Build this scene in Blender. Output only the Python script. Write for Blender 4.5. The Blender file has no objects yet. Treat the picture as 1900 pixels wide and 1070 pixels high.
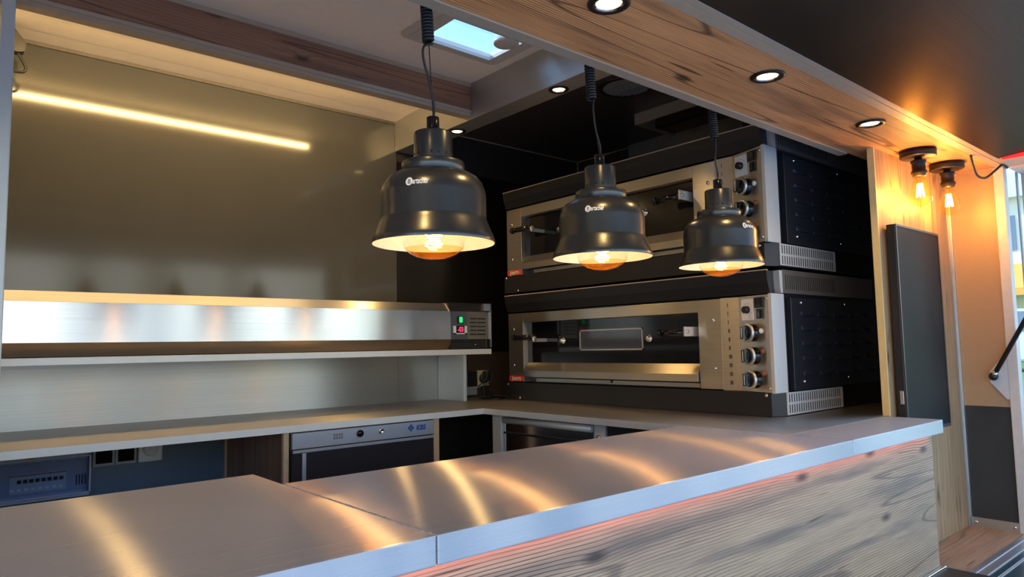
import bpy, bmesh, math, random
from mathutils import Vector, Matrix
random.seed(7)
PI = math.pi
ZO = 1.15            # camera height above the trailer floor; all heights below are given relative to the camera
scene = bpy.context.scene
COL = scene.collection

# ------------------------------------------------------------------ camera
cam_data = bpy.data.cameras.new('camera')
cam_data.sensor_width = 36.0
cam_data.sensor_fit = 'HORIZONTAL'
cam_data.lens = 36.0 * 1299.87 / 1900.0
cam_data.clip_start = 0.02
cam = bpy.data.objects.new('camera', cam_data)
COL.objects.link(cam)
right = Vector((0.7574509, -0.65263994, -0.01814492))
down = Vector((0.04037376, 0.07455983, -0.99639891))
fwd = Vector((0.65164261, 0.75399068, 0.08282494))
cam.matrix_world = Matrix(((right.x, -down.x, -fwd.x, 0), (right.y, -down.y, -fwd.y, 0),
                           (right.z, -down.z, -fwd.z, ZO), (0, 0, 0, 1)))
scene.camera = cam

# ------------------------------------------------------------------ view and world
vs = scene.view_settings
vs.view_transform = 'Standard'
vs.look = 'None'
vs.gamma = 1.0
vs.use_curve_mapping = False
vs.exposure = 1.0
world = bpy.data.worlds.new('world')
scene.world = world
world.use_nodes = True
wn = world.node_tree
wn.nodes.clear()
def W(t, **kw):
    n = wn.nodes.new(t)
    for k, v in kw.items(): setattr(n, k, v)
    return n
w_out = W('ShaderNodeOutputWorld')
w_bg = W('ShaderNodeBackground')
w_bg.inputs['Strength'].default_value = 1.32
w_tc = W('ShaderNodeTexCoord')
w_sep = W('ShaderNodeSeparateXYZ')
wn.links.new(w_tc.outputs['Generated'], w_sep.inputs[0])
# sky by elevation
w_sky = W('ShaderNodeValToRGB')
e = w_sky.color_ramp.elements
e[0].position = 0.0; e[0].color = (0.95, 1.0, 1.05, 1)
e[1].position = 1.0; e[1].color = (0.30, 0.56, 1.05, 1)
e.new(0.18).color = (0.42, 0.72, 1.20, 1)
wn.links.new(w_sep.outputs['Z'], w_sky.inputs[0])
# band of bright walls, trees and pale houses round the horizon, by compass direction
w_at = W('ShaderNodeMath', operation='ARCTAN2')
wn.links.new(w_sep.outputs['X'], w_at.inputs[0]); wn.links.new(w_sep.outputs['Y'], w_at.inputs[1])
w_n = W('ShaderNodeTexNoise'); w_n.noise_dimensions = '1D'
w_n.inputs['Scale'].default_value = 14.0; w_n.inputs['Detail'].default_value = 2.0
wn.links.new(w_at.outputs[0], w_n.inputs['W'])
w_hr = W('ShaderNodeValToRGB'); w_hr.color_ramp.interpolation = 'LINEAR'
e = w_hr.color_ramp.elements
e[0].position = 0.33; e[0].color = (0.25, 0.30, 0.24, 1)
e[1].position = 0.60; e[1].color = (1.35, 1.42, 1.36, 1)
e.new(0.42).color = (0.62, 0.66, 0.6, 1)
e.new(0.50).color = (1.05, 1.12, 1.05, 1)
wn.links.new(w_n.outputs['Fac'], w_hr.inputs[0])
w_mr = W('ShaderNodeMapRange'); w_mr.inputs['From Min'].default_value = 0.10; w_mr.inputs['From Max'].default_value = 0.22
wn.links.new(w_sep.outputs['Z'], w_mr.inputs[0])
w_mix = W('ShaderNodeMix', data_type='RGBA')
wn.links.new(w_mr.outputs[0], w_mix.inputs[0])
wn.links.new(w_hr.outputs[0], w_mix.inputs[6]); wn.links.new(w_sky.outputs[0], w_mix.inputs[7])
wn.links.new(w_mix.outputs[2], w_bg.inputs[0])
wn.links.new(w_bg.outputs[0], w_out.inputs[0])

WARM = (1.0, 0.62, 0.28)
AMBER = (1.0, 0.46, 0.08)
def lamp(name, kind, x, y, z, watts, color, radius=0.02, **kw):
    d = bpy.data.lights.new(name, kind)
    d.energy = watts; d.color = color
    if kind != 'AREA': d.shadow_soft_size = radius
    for k, v in kw.items(): setattr(d, k, v)
    o = bpy.data.objects.new(name, d); COL.objects.link(o)
    o.location = (x, y, z + ZO)
    return o

_sun = lamp('sun', 'SUN', 0, 3, 4, 2.7, (1.0, 0.95, 0.86), 0.0)
_sun.data.angle = 0.01
_sun.rotation_euler = Vector((0.35, -0.75, -0.60)).to_track_quat('-Z', 'Y').to_euler()

# ------------------------------------------------------------------ materials
MATS = {}
def new_mat(name):
    m = bpy.data.materials.new(name); m.use_nodes = True
    nt = m.node_tree; nt.nodes.clear()
    out = nt.nodes.new('ShaderNodeOutputMaterial')
    MATS[name] = m
    return m, nt, out
def N(nt, t, ins=None, **kw):
    n = nt.nodes.new(t)
    for k, v in kw.items(): setattr(n, k, v)
    for k, v in (ins or {}).items():
        if hasattr(v, 'is_output'): nt.links.new(v, n.inputs[k])
        else: n.inputs[k].default_value = v
    return n
def math_(nt, op, a, b=0.0, c=0.0, clamp=False):
    n = N(nt, 'ShaderNodeMath', {0: a, 1: b, 2: c}, operation=op); n.use_clamp = clamp
    return n.outputs[0]
def rgb(c): return (c[0], c[1], c[2], 1.0)
def plain(name, col, rough=0.5, metal=0.0, spec=0.5, mottling=0.04, coat=0.0, bump=0.0, scale=40.0):
    m, nt, out = new_mat(name)
    p = N(nt, 'ShaderNodeBsdfPrincipled', {'Roughness': rough, 'Metallic': metal, 'Specular IOR Level': spec, 'Coat Weight': coat})
    geo = N(nt, 'ShaderNodeNewGeometry')
    no = N(nt, 'ShaderNodeTexNoise', {'Vector': geo.outputs['Position'], 'Scale': scale, 'Detail': 4.0})
    v = N(nt, 'ShaderNodeMapRange', {0: no.outputs[0], 1: 0.3, 2: 0.7, 3: 1 - mottling, 4: 1 + mottling})
    mx = N(nt, 'ShaderNodeVectorMath', {0: col, 1: v.outputs[0]}, operation='MULTIPLY')
    nt.links.new(mx.outputs[0], p.inputs['Base Color'])
    if bump:
        b = N(nt, 'ShaderNodeBump', {'Height': no.outputs[0], 'Strength': bump, 'Distance': 0.002})
        nt.links.new(b.outputs[0], p.inputs['Normal'])
    nt.links.new(p.outputs[0], out.inputs[0])
    return m
def brushed(name, axis, col, sharp=0.03, wide=0.32, streak=0.05, body=0.06, gloss=1.0):
    """brushed metal: hairlines run along `axis`; reflections stay fairly sharp along them and smear widely across them"""
    m, nt, out = new_mat(name)
    geo = N(nt, 'ShaderNodeNewGeometry')
    ax = {'X': (1, 0.0011, 0.0017), 'Y': (0.0011, 1, 0.0017), 'Z': (0.0011, 0.0017, 1)}[axis]
    sc = {'X': (1.5, 260, 260), 'Y': (260, 1.5, 260), 'Z': (260, 260, 1.5)}[axis]
    mp = N(nt, 'ShaderNodeVectorMath', {0: geo.outputs['Position'], 1: sc}, operation='MULTIPLY')
    no = N(nt, 'ShaderNodeTexNoise', {'Vector': mp.outputs[0], 'Scale': 1.0, 'Detail': 2.0})
    v = N(nt, 'ShaderNodeMapRange', {0: no.outputs[0], 1: 0.3, 2: 0.7, 3: 1 - streak, 4: 1 + streak})
    mx = N(nt, 'ShaderNodeVectorMath', {0: [c * gloss for c in col], 1: v.outputs[0]}, operation='MULTIPLY')
    alpha = math.sqrt(sharp * wide); an = 1 - math.sqrt(sharp / wide)
    big = N(nt, 'ShaderNodeTexNoise', {'Vector': geo.outputs['Position'], 'Scale': 5.0, 'Detail': 3.0})
    rg = N(nt, 'ShaderNodeMapRange', {0: big.outputs[0], 1: 0.3, 2: 0.7, 3: math.sqrt(alpha) * 0.95, 4: math.sqrt(alpha) * 1.05})
    tg = N(nt, 'ShaderNodeCombineXYZ', {0: ax[0], 1: ax[1], 2: ax[2]})
    gl = N(nt, 'ShaderNodeBsdfAnisotropic', {'Color': mx.outputs[0], 'Roughness': rg.outputs[0], 'Anisotropy': an, 'Tangent': tg.outputs[0]})
    df = N(nt, 'ShaderNodeBsdfDiffuse', {'Color': rgb(col)})
    ms = N(nt, 'ShaderNodeMixShader', {0: body, 1: gl.outputs[0], 2: df.outputs[0]})
    nt.links.new(ms.outputs[0], out.inputs[0])
    return m
def emit(name, col, strength):
    m, nt, out = new_mat(name)
    e_ = N(nt, 'ShaderNodeEmission', {'Color': rgb(col), 'Strength': strength})
    nt.links.new(e_.outputs[0], out.inputs[0])
    return m
def glass(name, tint=(1, 1, 1), rough=0.0, body=0.0, body_col=(1, 1, 1), ior=1.45):
    """thin glass: clear transmission with a Fresnel reflection, optionally a little tinted body"""
    m, nt, out = new_mat(name)
    fr = N(nt, 'ShaderNodeFresnel', {'IOR': ior})
    tr = N(nt, 'ShaderNodeBsdfTransparent', {'Color': rgb(tint)})
    gl = N(nt, 'ShaderNodeBsdfGlossy', {'Color': (1, 1, 1, 1), 'Roughness': rough})
    base = tr.outputs[0]
    if body:
        tl = N(nt, 'ShaderNodeBsdfTranslucent', {'Color': rgb(body_col)})
        mb = N(nt, 'ShaderNodeMixShader', {0: body, 1: tr.outputs[0], 2: tl.outputs[0]})
        base = mb.outputs[0]
    ge = N(nt, 'ShaderNodeNewGeometry')
    fac = math_(nt, 'MULTIPLY', fr.outputs[0], math_(nt, 'SUBTRACT', 1.0, ge.outputs['Backfacing']))
    mx = N(nt, 'ShaderNodeMixShader', {0: fac, 1: base, 2: gl.outputs[0]})
    nt.links.new(mx.outputs[0], out.inputs[0])
    return m
def wood(name, grain, cross, c_light, c_mid, c_dark, plank=0.0, freq=75.0, line=0.75, zone=0.5, zone_col=(0.3, 0.29, 0.28),
         rough=0.5, knots=1.0, seed=0.0, fibre=0.15, lines_sharp=3.0, cup=1.0, figure=0.6):
    """rustic plank: growth rings bent round knots, fine fibre, grey weathered zones, seams between boards"""
    m, nt, out = new_mat(name)
    geo = N(nt, 'ShaderNodeNewGeometry')
    s = N(nt, 'ShaderNodeSeparateXYZ', {0: geo.outputs['Position']})
    g = s.outputs[grain]; c = s.outputs[cross]
    pid = None
    if plank:
        pid = math_(nt, 'FLOOR', math_(nt, 'DIVIDE', math_(nt, 'ADD', c, 10.0), plank))
        wnz = N(nt, 'ShaderNodeTexWhiteNoise', {'W': math_(nt, 'ADD', pid, seed)}, noise_dimensions='1D')
        g = math_(nt, 'ADD', g, math_(nt, 'MULTIPLY', wnz.outputs['Value'], 7.0))
    g = math_(nt, 'ADD', g, seed)
    def vec(sg, sc, z=0.0):
        return N(nt, 'ShaderNodeCombineXYZ', {0: math_(nt, 'MULTIPLY', g, sg), 1: math_(nt, 'MULTIPLY', c, sc), 2: z + seed}).outputs[0]
    n_big = N(nt, 'ShaderNodeTexNoise', {'Vector': vec(0.9, 5.0), 'Scale': 1.0, 'Detail': 1.0}).outputs[0]
    n_mid = N(nt, 'ShaderNodeTexNoise', {'Vector': vec(5.0, 22.0, 3.0), 'Scale': 1.0, 'Detail': 2.0}).outputs[0]
    # knots
    vo = N(nt, 'ShaderNodeTexVoronoi', {'Vector': vec(1.9, 5.6, 0.0), 'Scale': 1.0, 'Randomness': 1.0}, voronoi_dimensions='2D', feature='F1')
    pick = N(nt, 'ShaderNodeSeparateColor', {0: vo.outputs['Color']})
    on = math_(nt, 'GREATER_THAN', pick.outputs[0], -1.0)
    dk = vo.outputs['Distance']
    bend = math_(nt, 'MULTIPLY', math_(nt, 'POWER', 2.718, math_(nt, 'MULTIPLY', dk, -9.0)), math_(nt, 'MULTIPLY', on, 3.2 * knots))
    ph = math_(nt, 'ADD', math_(nt, 'MULTIPLY', c, freq), math_(nt, 'MULTIPLY', n_big, 5.0 * cup))
    ph = math_(nt, 'ADD', ph, math_(nt, 'MULTIPLY', n_mid, 1.0))
    ph = math_(nt, 'ADD', ph, bend)
    fr = math_(nt, 'FRACT', ph)
    ring = N(nt, 'ShaderNodeMapRange', {0: math_(nt, 'ABSOLUTE', math_(nt, 'SUBTRACT', fr, 0.5)), 1: 0.04, 2: 0.20, 3: 1.0, 4: 0.0}, interpolation_type='SMOOTHSTEP').outputs[0]   # late wood: a thin dark line in each ring
    ring_fade = N(nt, 'ShaderNodeMapRange', {0: N(nt, 'ShaderNodeTexNoise', {'Vector': vec(1.3, 9.0, 7.0), 'Scale': 1.0, 'Detail': 1.0}).outputs[0], 1: 0.35, 2: 0.62, 3: 0.25, 4: 1.0}).outputs[0]
    ring = math_(nt, 'MULTIPLY', math_(nt, 'MULTIPLY', ring, ring_fade), line)
    fib = N(nt, 'ShaderNodeTexNoise', {'Vector': vec(9.0, 420.0, 1.0), 'Scale': 1.0, 'Detail': 2.0}).outputs[0]
    zn = N(nt, 'ShaderNodeTexNoise', {'Vector': vec(1.3, 17.0, 11.0), 'Scale': 1.0, 'Detail': 4.0}).outputs[0]
    zone_f = N(nt, 'ShaderNodeMapRange', {0: zn, 1: 0.52, 2: 0.68, 3: 0.0, 4: zone}).outputs[0]
    tone = N(nt, 'ShaderNodeMapRange', {0: N(nt, 'ShaderNodeTexNoise', {'Vector': vec(2.2, 16.0, 5.0), 'Scale': 1.0, 'Detail': 2.0}).outputs[0], 1: 0.3, 2: 0.7}).outputs[0]
    base = N(nt, 'ShaderNodeMix', {0: tone, 6: rgb(c_light), 7: rgb(c_mid)}, data_type='RGBA').outputs[2]
    base = N(nt, 'ShaderNodeMix', {0: zone_f, 6: base, 7: rgb(zone_col)}, data_type='RGBA').outputs[2]
    base = N(nt, 'ShaderNodeMix', {0: ring, 6: base, 7: rgb(c_dark)}, data_type='RGBA').outputs[2]
    # long contour lines of the board figure
    fg = N(nt, 'ShaderNodeTexNoise', {'Vector': vec(0.45, 8.0, 23.0), 'Scale': 1.0, 'Detail': 1.2}).outputs[0]
    fd = math_(nt, 'ABSOLUTE', math_(nt, 'SUBTRACT', math_(nt, 'FRACT', math_(nt, 'MULTIPLY', fg, 5.0)), 0.5))
    fl = N(nt, 'ShaderNodeMapRange', {0: fd, 1: 0.008, 2: 0.034, 3: figure, 4: 0.0}).outputs[0]
    base = N(nt, 'ShaderNodeMix', {0: fl, 6: base, 7: rgb(c_dark)}, data_type='RGBA').outputs[2]
    # cracks: short dark dashes
    ck = N(nt, 'ShaderNodeTexNoise', {'Vector': vec(3.5, 60.0, 17.0), 'Scale': 1.0, 'Detail': 1.0}).outputs[0]
    ck = N(nt, 'ShaderNodeMapRange', {0: ck, 1: 0.70, 2: 0.76, 3: 0.0, 4: 0.75}).outputs[0]
    base = N(nt, 'ShaderNodeMix', {0: ck, 6: base, 7: rgb([v * 0.6 for v in c_dark])}, data_type='RGBA').outputs[2]
    core = N(nt, 'ShaderNodeMapRange', {0: dk, 1: 0.02, 2: 0.08, 3: 0.85, 4: 0.0}).outputs[0]
    core = math_(nt, 'MULTIPLY', core, on)
    base = N(nt, 'ShaderNodeMix', {0: core, 6: base, 7: rgb([v * 0.7 for v in c_dark])}, data_type='RGBA').outputs[2]
    fv = N(nt, 'ShaderNodeMapRange', {0: fib, 1: 0.3, 2: 0.7, 3: 1 - fibre, 4: 1 + fibre}).outputs[0]
    if plank:
        pv = N(nt, 'ShaderNodeTexWhiteNoise', {'W': math_(nt, 'ADD', pid, 31.7 + seed)}, noise_dimensions='1D').outputs['Value']
        fv = math_(nt, 'MULTIPLY', fv, N(nt, 'ShaderNodeMapRange', {0: pv, 3: 0.82, 4: 1.15}).outputs[0])
        fp = math_(nt, 'FRACT', math_(nt, 'DIVIDE', math_(nt, 'ADD', c, 10.0), plank))
        seam = math_(nt, 'LESS_THAN', fp, 0.0022 / plank)
        fv = math_(nt, 'MULTIPLY', fv, math_(nt, 'SUBTRACT', 1.0, math_(nt, 'MULTIPLY', seam, 0.65)))
    colr = N(nt, 'ShaderNodeVectorMath', {0: base, 1: fv}, operation='MULTIPLY').outputs[0]
    bp_ = N(nt, 'ShaderNodeBump', {'Height': math_(nt, 'SUBTRACT', math_(nt, 'MULTIPLY', fib, 0.4), ring), 'Strength': 0.15, 'Distance': 0.0004})
    p = N(nt, 'ShaderNodeBsdfPrincipled', {'Base Color': colr, 'Roughness': rough, 'Normal': bp_.outputs[0], 'Specular IOR Level': 0.35})
    nt.links.new(p.outputs[0], out.inputs[0])
    return m

STEEL = (0.60, 0.585, 0.56)
steel_x = brushed('steel_brushed_lengthwise', 'X', STEEL, 0.05, 0.30)
steel_top = brushed('counter_steel', 'X', (0.54, 0.545, 0.57), 0.012, 0.34, streak=0.025, body=0.25)
steel_y = brushed('steel_brushed_crosswise', 'Y', STEEL, 0.05, 0.30, body=0.16)
steel_oven = brushed('oven_front_steel', 'Y', (0.60, 0.57, 0.52), 0.05, 0.28)
steel_splash = brushed('splashback_steel', 'X', (0.56, 0.565, 0.53), 0.05, 0.30)
steel_unit = brushed('chiller_steel', 'X', (0.64, 0.64, 0.62), 0.015, 0.09, streak=0.04)
steel_dark = brushed('dark_steel_sheet', 'X', (0.10, 0.085, 0.07), 0.08, 0.25)
steel_polish = plain('polished_steel', (0.66, 0.65, 0.63), 0.14, 1.0, mottling=0.03, scale=12)
casing = plain('casing_steel', (0.20, 0.175, 0.155), 0.4, 0.6, mottling=0.06, scale=14)
satin = plain('satin_steel', (0.66, 0.66, 0.66), 0.5, 0.6, mottling=0.02)
chrome = plain('chrome', (0.72, 0.70, 0.66), 0.12, 1.0)
alu = plain('satin_aluminium', (0.62, 0.62, 0.61), 0.38, 1.0, mottling=0.02)
alu_matt = plain('warm_lit_aluminium_trim', (0.52, 0.41, 0.30), 0.45, 0.25, mottling=0.02)  # grey metal; the warm interior light is put into its colour
alu_light = plain('pale_aluminium', (0.66, 0.68, 0.68), 0.42, 0.35, mottling=0.02)
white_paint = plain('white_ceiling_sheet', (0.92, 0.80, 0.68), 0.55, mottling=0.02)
white_plastic = plain('white_plastic', (0.72, 0.72, 0.73), 0.35, mottling=0.02)
grey_plastic = plain('grey_plastic', (0.075, 0.085, 0.10), 0.45)
grey_frame = plain('grey_switch_frame', (0.33, 0.34, 0.37), 0.4)
black_paint = plain('black_powder_coat', (0.012, 0.012, 0.014), 0.42, mottling=0.15, scale=300, bump=0.05)
black_panel = plain('black_oven_panel', (0.010, 0.012, 0.017), 0.36, mottling=0.1, scale=200)
black_plastic = plain('black_plastic', (0.012, 0.012, 0.013), 0.35)
black_gloss = plain('black_gloss', (0.006, 0.006, 0.008), 0.08)
black_wall = plain('black_wall_sheet', (0.040, 0.031, 0.027), 0.30, mottling=0.1, spec=0.4)
black_ceiling_m = plain('black_ceiling_sheet', (0.070, 0.054, 0.046), 0.30, mottling=0.1, spec=0.5)
bronze = plain('dark_bronze', (0.022, 0.014, 0.012), 0.45, 0.4)
rubber = plain('black_rubber', (0.010, 0.010, 0.010), 0.5)
lamp_black = plain('lamp_black_lacquer', (0.075, 0.082, 0.088), 0.27, 0.75, mottling=0.05, scale=90, spec=0.6)
lamp_white = plain('lamp_white_enamel', (0.86, 0.80, 0.76), 0.35)
grey_sheet = plain('grey_glossy_sheet', (0.078, 0.077, 0.070), 0.10, 0.18, mottling=0.03, scale=6, spec=0.4)
awning_m = brushed('black_awning_sheet', 'X', (0.115, 0.083, 0.058), 0.060, 0.17, body=0.10)
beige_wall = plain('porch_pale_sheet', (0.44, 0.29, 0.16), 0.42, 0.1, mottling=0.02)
beige_plastic = plain('beige_plastic', (0.60, 0.53, 0.46), 0.45)
frame_pale = plain('pale_frame_profile', (0.66, 0.63, 0.60), 0.42, 0.15)
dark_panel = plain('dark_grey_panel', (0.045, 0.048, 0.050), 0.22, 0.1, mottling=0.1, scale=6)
blue_wall = plain('blue_grey_sheet', (0.11, 0.15, 0.21), 0.38, 0.0, mottling=0.05)
fuse_grey = plain('fuse_box_grey', (0.46, 0.49, 0.62), 0.4)
floor_m = plain('dark_floor', (0.06, 0.055, 0.05), 0.5, mottling=0.2)
red_plate = plain('red_badge', (0.62, 0.045, 0.03), 0.35)
blue_print = plain('blue_print', (0.015, 0.07, 0.36), 0.4)
white_print = plain('white_print', (0.82, 0.82, 0.80), 0.4)
pale_print = plain('pale_print', (0.62, 0.60, 0.55), 0.5)
ink = plain('dark_print', (0.03, 0.03, 0.03), 0.5)
yellow_label = plain('yellow_label', (0.62, 0.42, 0.03), 0.5)
oak_edge = plain('light_wood_edge', (0.62, 0.44, 0.26), 0.5, mottling=0.1)
lemon_edge = plain('edge_band', (0.70, 0.50, 0.22), 0.5)
panel_blue = plain('machine_blue_grey', (0.42, 0.47, 0.56), 0.32, 0.55, mottling=0.02)
teal = plain('dark_teal_sheet', (0.03, 0.075, 0.09), 0.25, 0.2)
awn_white = plain('white_rubber_line', (0.55, 0.55, 0.55), 0.4)
clear_glass = glass('clear_glass')
pane_glass = glass('window_pane', (0.92, 0.97, 0.98), 0.0, ior=1.6)
smoke_glass = glass('smoked_cover', (0.82, 0.86, 0.95), 0.05)
edison_glass = glass('amber_bulb_glass', (1.0, 0.86, 0.60), 0.02, 0.008, (1.0, 0.55, 0.14))
heat_glass = glass('heat_bulb_glass', (1.0, 0.97, 0.93), 0.02)
heat_tip = glass('heat_bulb_amber', (1.0, 0.74, 0.40), 0.02, 0.07, (1.0, 0.45, 0.05))
sky_dome = glass('skylight_pane', (0.74, 0.80, 0.84), 0.03)
filament_e = emit('filament_glow', (1.0, 0.58, 0.18), 75.0)
heat_fil = emit('heat_filament_glow', (1.0, 0.42, 0.075), 28.0)
filament_d = emit('filament_dim', (1.0, 0.52, 0.15), 9.0)
lens_e = emit('spot_lens', (1.0, 0.72, 0.34), 5.0)
led_e = emit('led_strip_warm', (1.0, 0.66, 0.20), 22.0)
red_led_e = emit('led_strip_red', (1.0, 0.13, 0.07), 3.0)
marker_e = emit('red_marker_light', (1.0, 0.03, 0.03), 0.9)
disp_e = emit('red_digits', (1.0, 0.03, 0.10), 1.1)
green_e = emit('green_rocker', (0.02, 0.62, 0.16), 0.8)

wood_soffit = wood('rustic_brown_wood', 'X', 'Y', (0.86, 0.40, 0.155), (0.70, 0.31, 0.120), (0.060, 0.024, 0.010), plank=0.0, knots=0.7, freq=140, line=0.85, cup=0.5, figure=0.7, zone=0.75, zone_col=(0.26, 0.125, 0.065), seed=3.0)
wood_front = wood('weathered_pale_wood', 'X', 'Z', (0.55, 0.36, 0.215), (0.41, 0.265, 0.16), (0.06, 0.04, 0.03), plank=0.0, knots=0.6, freq=150, line=0.9, zone=0.85, zone_col=(0.18, 0.135, 0.10), seed=11.0, cup=0.6, lines_sharp=3.0, figure=0.55)
wood_pillar = wood('honey_oak_wood', 'Z', 'X', (0.42, 0.265, 0.135), (0.35, 0.21, 0.105), (0.11, 0.06, 0.03), plank=0.145, freq=38, line=0.35, zone=0.4, zone_col=(0.36, 0.22, 0.12), seed=5.0, knots=0.8)
wood_beam = wood('dark_brown_wood', 'X', 'Z', (0.40, 0.20, 0.12), (0.31, 0.15, 0.09), (0.09, 0.045, 0.03), plank=0.0, freq=90, line=0.35, zone=0.5, zone_col=(0.13, 0.07, 0.05), seed=8.0)
wood_cab = wood('walnut_side_wood', 'Z', 'Y', (0.36, 0.20, 0.125), (0.27, 0.15, 0.095), (0.08, 0.045, 0.03), plank=0.11, freq=60, line=0.5, seed=9.0)
wood_porch = wood('oak_floor_wood', 'X', 'Y', (0.46, 0.29, 0.17), (0.36, 0.22, 0.13), (0.12, 0.07, 0.04), plank=0.0, freq=55, line=0.45, zone=0.4, zone_col=(0.26, 0.15, 0.09), seed=2.0)

# ------------------------------------------------------------------ mesh helpers (all coordinates in metres, heights relative to the camera)
def V(x, y, z): return (x, y, z + ZO)
def box(bm, x0, x1, y0, y1, z0, z1, bev=0.0):
    xs, ys, zs = sorted((x0, x1)), sorted((y0, y1)), sorted((z0, z1))
    v = [bm.verts.new(V(x, y, z)) for x in xs for y in ys for z in zs]
    fs = [(0, 1, 3, 2), (4, 6, 7, 5), (0, 4, 5, 1), (2, 3, 7, 6), (0, 2, 6, 4), (1, 5, 7, 3)]
    faces = [bm.faces.new([v[i] for i in f]) for f in fs]
    if bev:
        ed = list({e_ for f in faces for e_ in f.edges})
        bmesh.ops.bevel(bm, geom=ed, offset=bev, segments=2, affect='EDGES', profile=0.5)
    return bm
def prism(bm, pts, axis, a0, a1):
    """extrude a polygon along an axis. pts are (u,v): axis Z -> (x,y); axis Y -> (x,z); axis X -> (y,z)"""
    def P(p, a):
        if axis == 'Z': return V(p[0], p[1], a)
        if axis == 'Y': return V(p[0], a, p[1])
        return V(a, p[0], p[1])
    A = [bm.verts.new(P(p, a0)) for p in pts]; B = [bm.verts.new(P(p, a1)) for p in pts]
    fs = [bm.faces.new(A), bm.faces.new(B[::-1])]
    n = len(pts)
    for i in range(n):
        fs.append(bm.faces.new((A[i], B[i], B[(i + 1) % n], A[(i + 1) % n])))
    bmesh.ops.recalc_face_normals(bm, faces=fs)
    return bm
def frame_axes(d):
    d = Vector(d).normalized()
    a = Vector((0, 0, 1)) if abs(d.z) < 0.9 else Vector((1, 0, 0))
    u = d.cross(a).normalized(); w = d.cross(u).normalized()
    return d, u, w
def lathe(bm, prof, origin, axis=(0, 0, 1), segs=48, close=False):
    """prof: list of (radius, height along axis)"""
    d, u, w = frame_axes(axis)
    o = Vector(V(*origin))
    rings = []
    for r, h in prof:
        if r < 1e-6: rings.append([bm.verts.new(o + d * h)])
        else: rings.append([bm.verts.new(o + d * h + (u * math.cos(2 * PI * k / segs) + w * math.sin(2 * PI * k / segs)) * r) for k in range(segs)])
    fs = []
    for a, b in zip(rings, rings[1:]):
        for k in range(segs):
            k2 = (k + 1) % segs
            if len(a) == 1 and len(b) == 1: continue
            if len(a) == 1: fs.append(bm.faces.new((a[0], b[k2], b[k])))
            elif len(b) == 1: fs.append(bm.faces.new((a[k], a[k2], b[0])))
            else: fs.append(bm.faces.new((a[k], a[k2], b[k2], b[k])))
    if close and len(rings[0]) > 1: fs.append(bm.faces.new(rings[0][::-1]))
    if close and len(rings[-1]) > 1: fs.append(bm.faces.new(rings[-1]))
    bmesh.ops.recalc_face_normals(bm, faces=fs)
    for f in fs: f.smooth = True
    return bm
def cyl(bm, origin, axis, r, h, segs=24): return lathe(bm, [(0, 0), (r, 0), (r, h), (0, h)], origin, axis, segs)
def tube(bm, pts, r, segs=8):
    P = [Vector(V(*p)) for p in pts]
    rings = []; u = None
    for i, p in enumerate(P):
        t = (P[min(i + 1, len(P) - 1)] - P[max(i - 1, 0)]).normalized()
        if u is None: _, u, _ = frame_axes(t)
        u = (u - t * u.dot(t)).normalized(); w = t.cross(u)
        rr = r[i] if isinstance(r, (list, tuple)) else r
        rings.append([bm.verts.new(p + (u * math.cos(2 * PI * k / segs) + w * math.sin(2 * PI * k / segs)) * rr) for k in range(segs)])
    for a, b in zip(rings, rings[1:]):
        for k in range(segs):
            f = bm.faces.new((a[k], a[(k + 1) % segs], b[(k + 1) % segs], b[k])); f.smooth = True
    bm.faces.new(rings[0][::-1]); bm.faces.new(rings[-1])
    return bm
def smooth_path(pts, n=8):
    out = []
    P = [Vector(p) for p in pts]; P = [P[0] * 2 - P[1]] + P + [P[-1] * 2 - P[-2]]
    for i in range(1, len(P) - 2):
        for k in range(n):
            t = k / n; a, b, c, d = P[i - 1:i + 3]
            out.append(0.5 * ((2 * b) + (c - a) * t + (2 * a - 5 * b + 4 * c - d) * t * t + (3 * b - a - 3 * c + d) * t ** 3))
    out.append(P[-2]); return [tuple(p) for p in out]
def B(): return bmesh.new()
ROOTS = {}
def obj(name, bm, m, parent=None, smooth=None):
    """link the bmesh as one mesh object. Children share their thing's origin; a top-level mesh gets its own at its foot"""
    me = bpy.data.meshes.new(name)
    if parent is not None: org = ROOTS[parent.name]
    else:
        c = [v.co for v in bm.verts]
        org = Vector(((min(v.x for v in c) + max(v.x for v in c)) / 2, (min(v.y for v in c) + max(v.y for v in c)) / 2, min(v.z for v in c)))
    for v in bm.verts: v.co -= org
    bm.normal_update()
    bm.to_mesh(me); bm.free()
    mats = m if isinstance(m, (list, tuple)) else [m]
    for mm in mats: me.materials.append(mm)
    o = bpy.data.objects.new(name, me); COL.objects.link(o)
    if parent is not None: o.parent = parent
    else: o.location = org
    ROOTS[o.name] = org
    return o
def tag(o, label=None, cat=None, group=None, kind=None):
    if label: o['label'] = label
    if cat: o['category'] = cat
    if group: o['group'] = group
    if kind: o['kind'] = kind
    return o
def thing(name, loc, label, cat, group=None):
    o = bpy.data.objects.new(name, None); COL.objects.link(o)
    o.empty_display_size = 0.05
    o.location = V(*loc); ROOTS[o.name] = Vector(V(*loc))
    return tag(o, label, cat, group)
def struct(name, bm, m, label, cat='structure', parent=None):
    o = obj(name, bm, m, parent)
    if parent is None: tag(o, label, cat, kind='structure')
    return o
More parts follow.
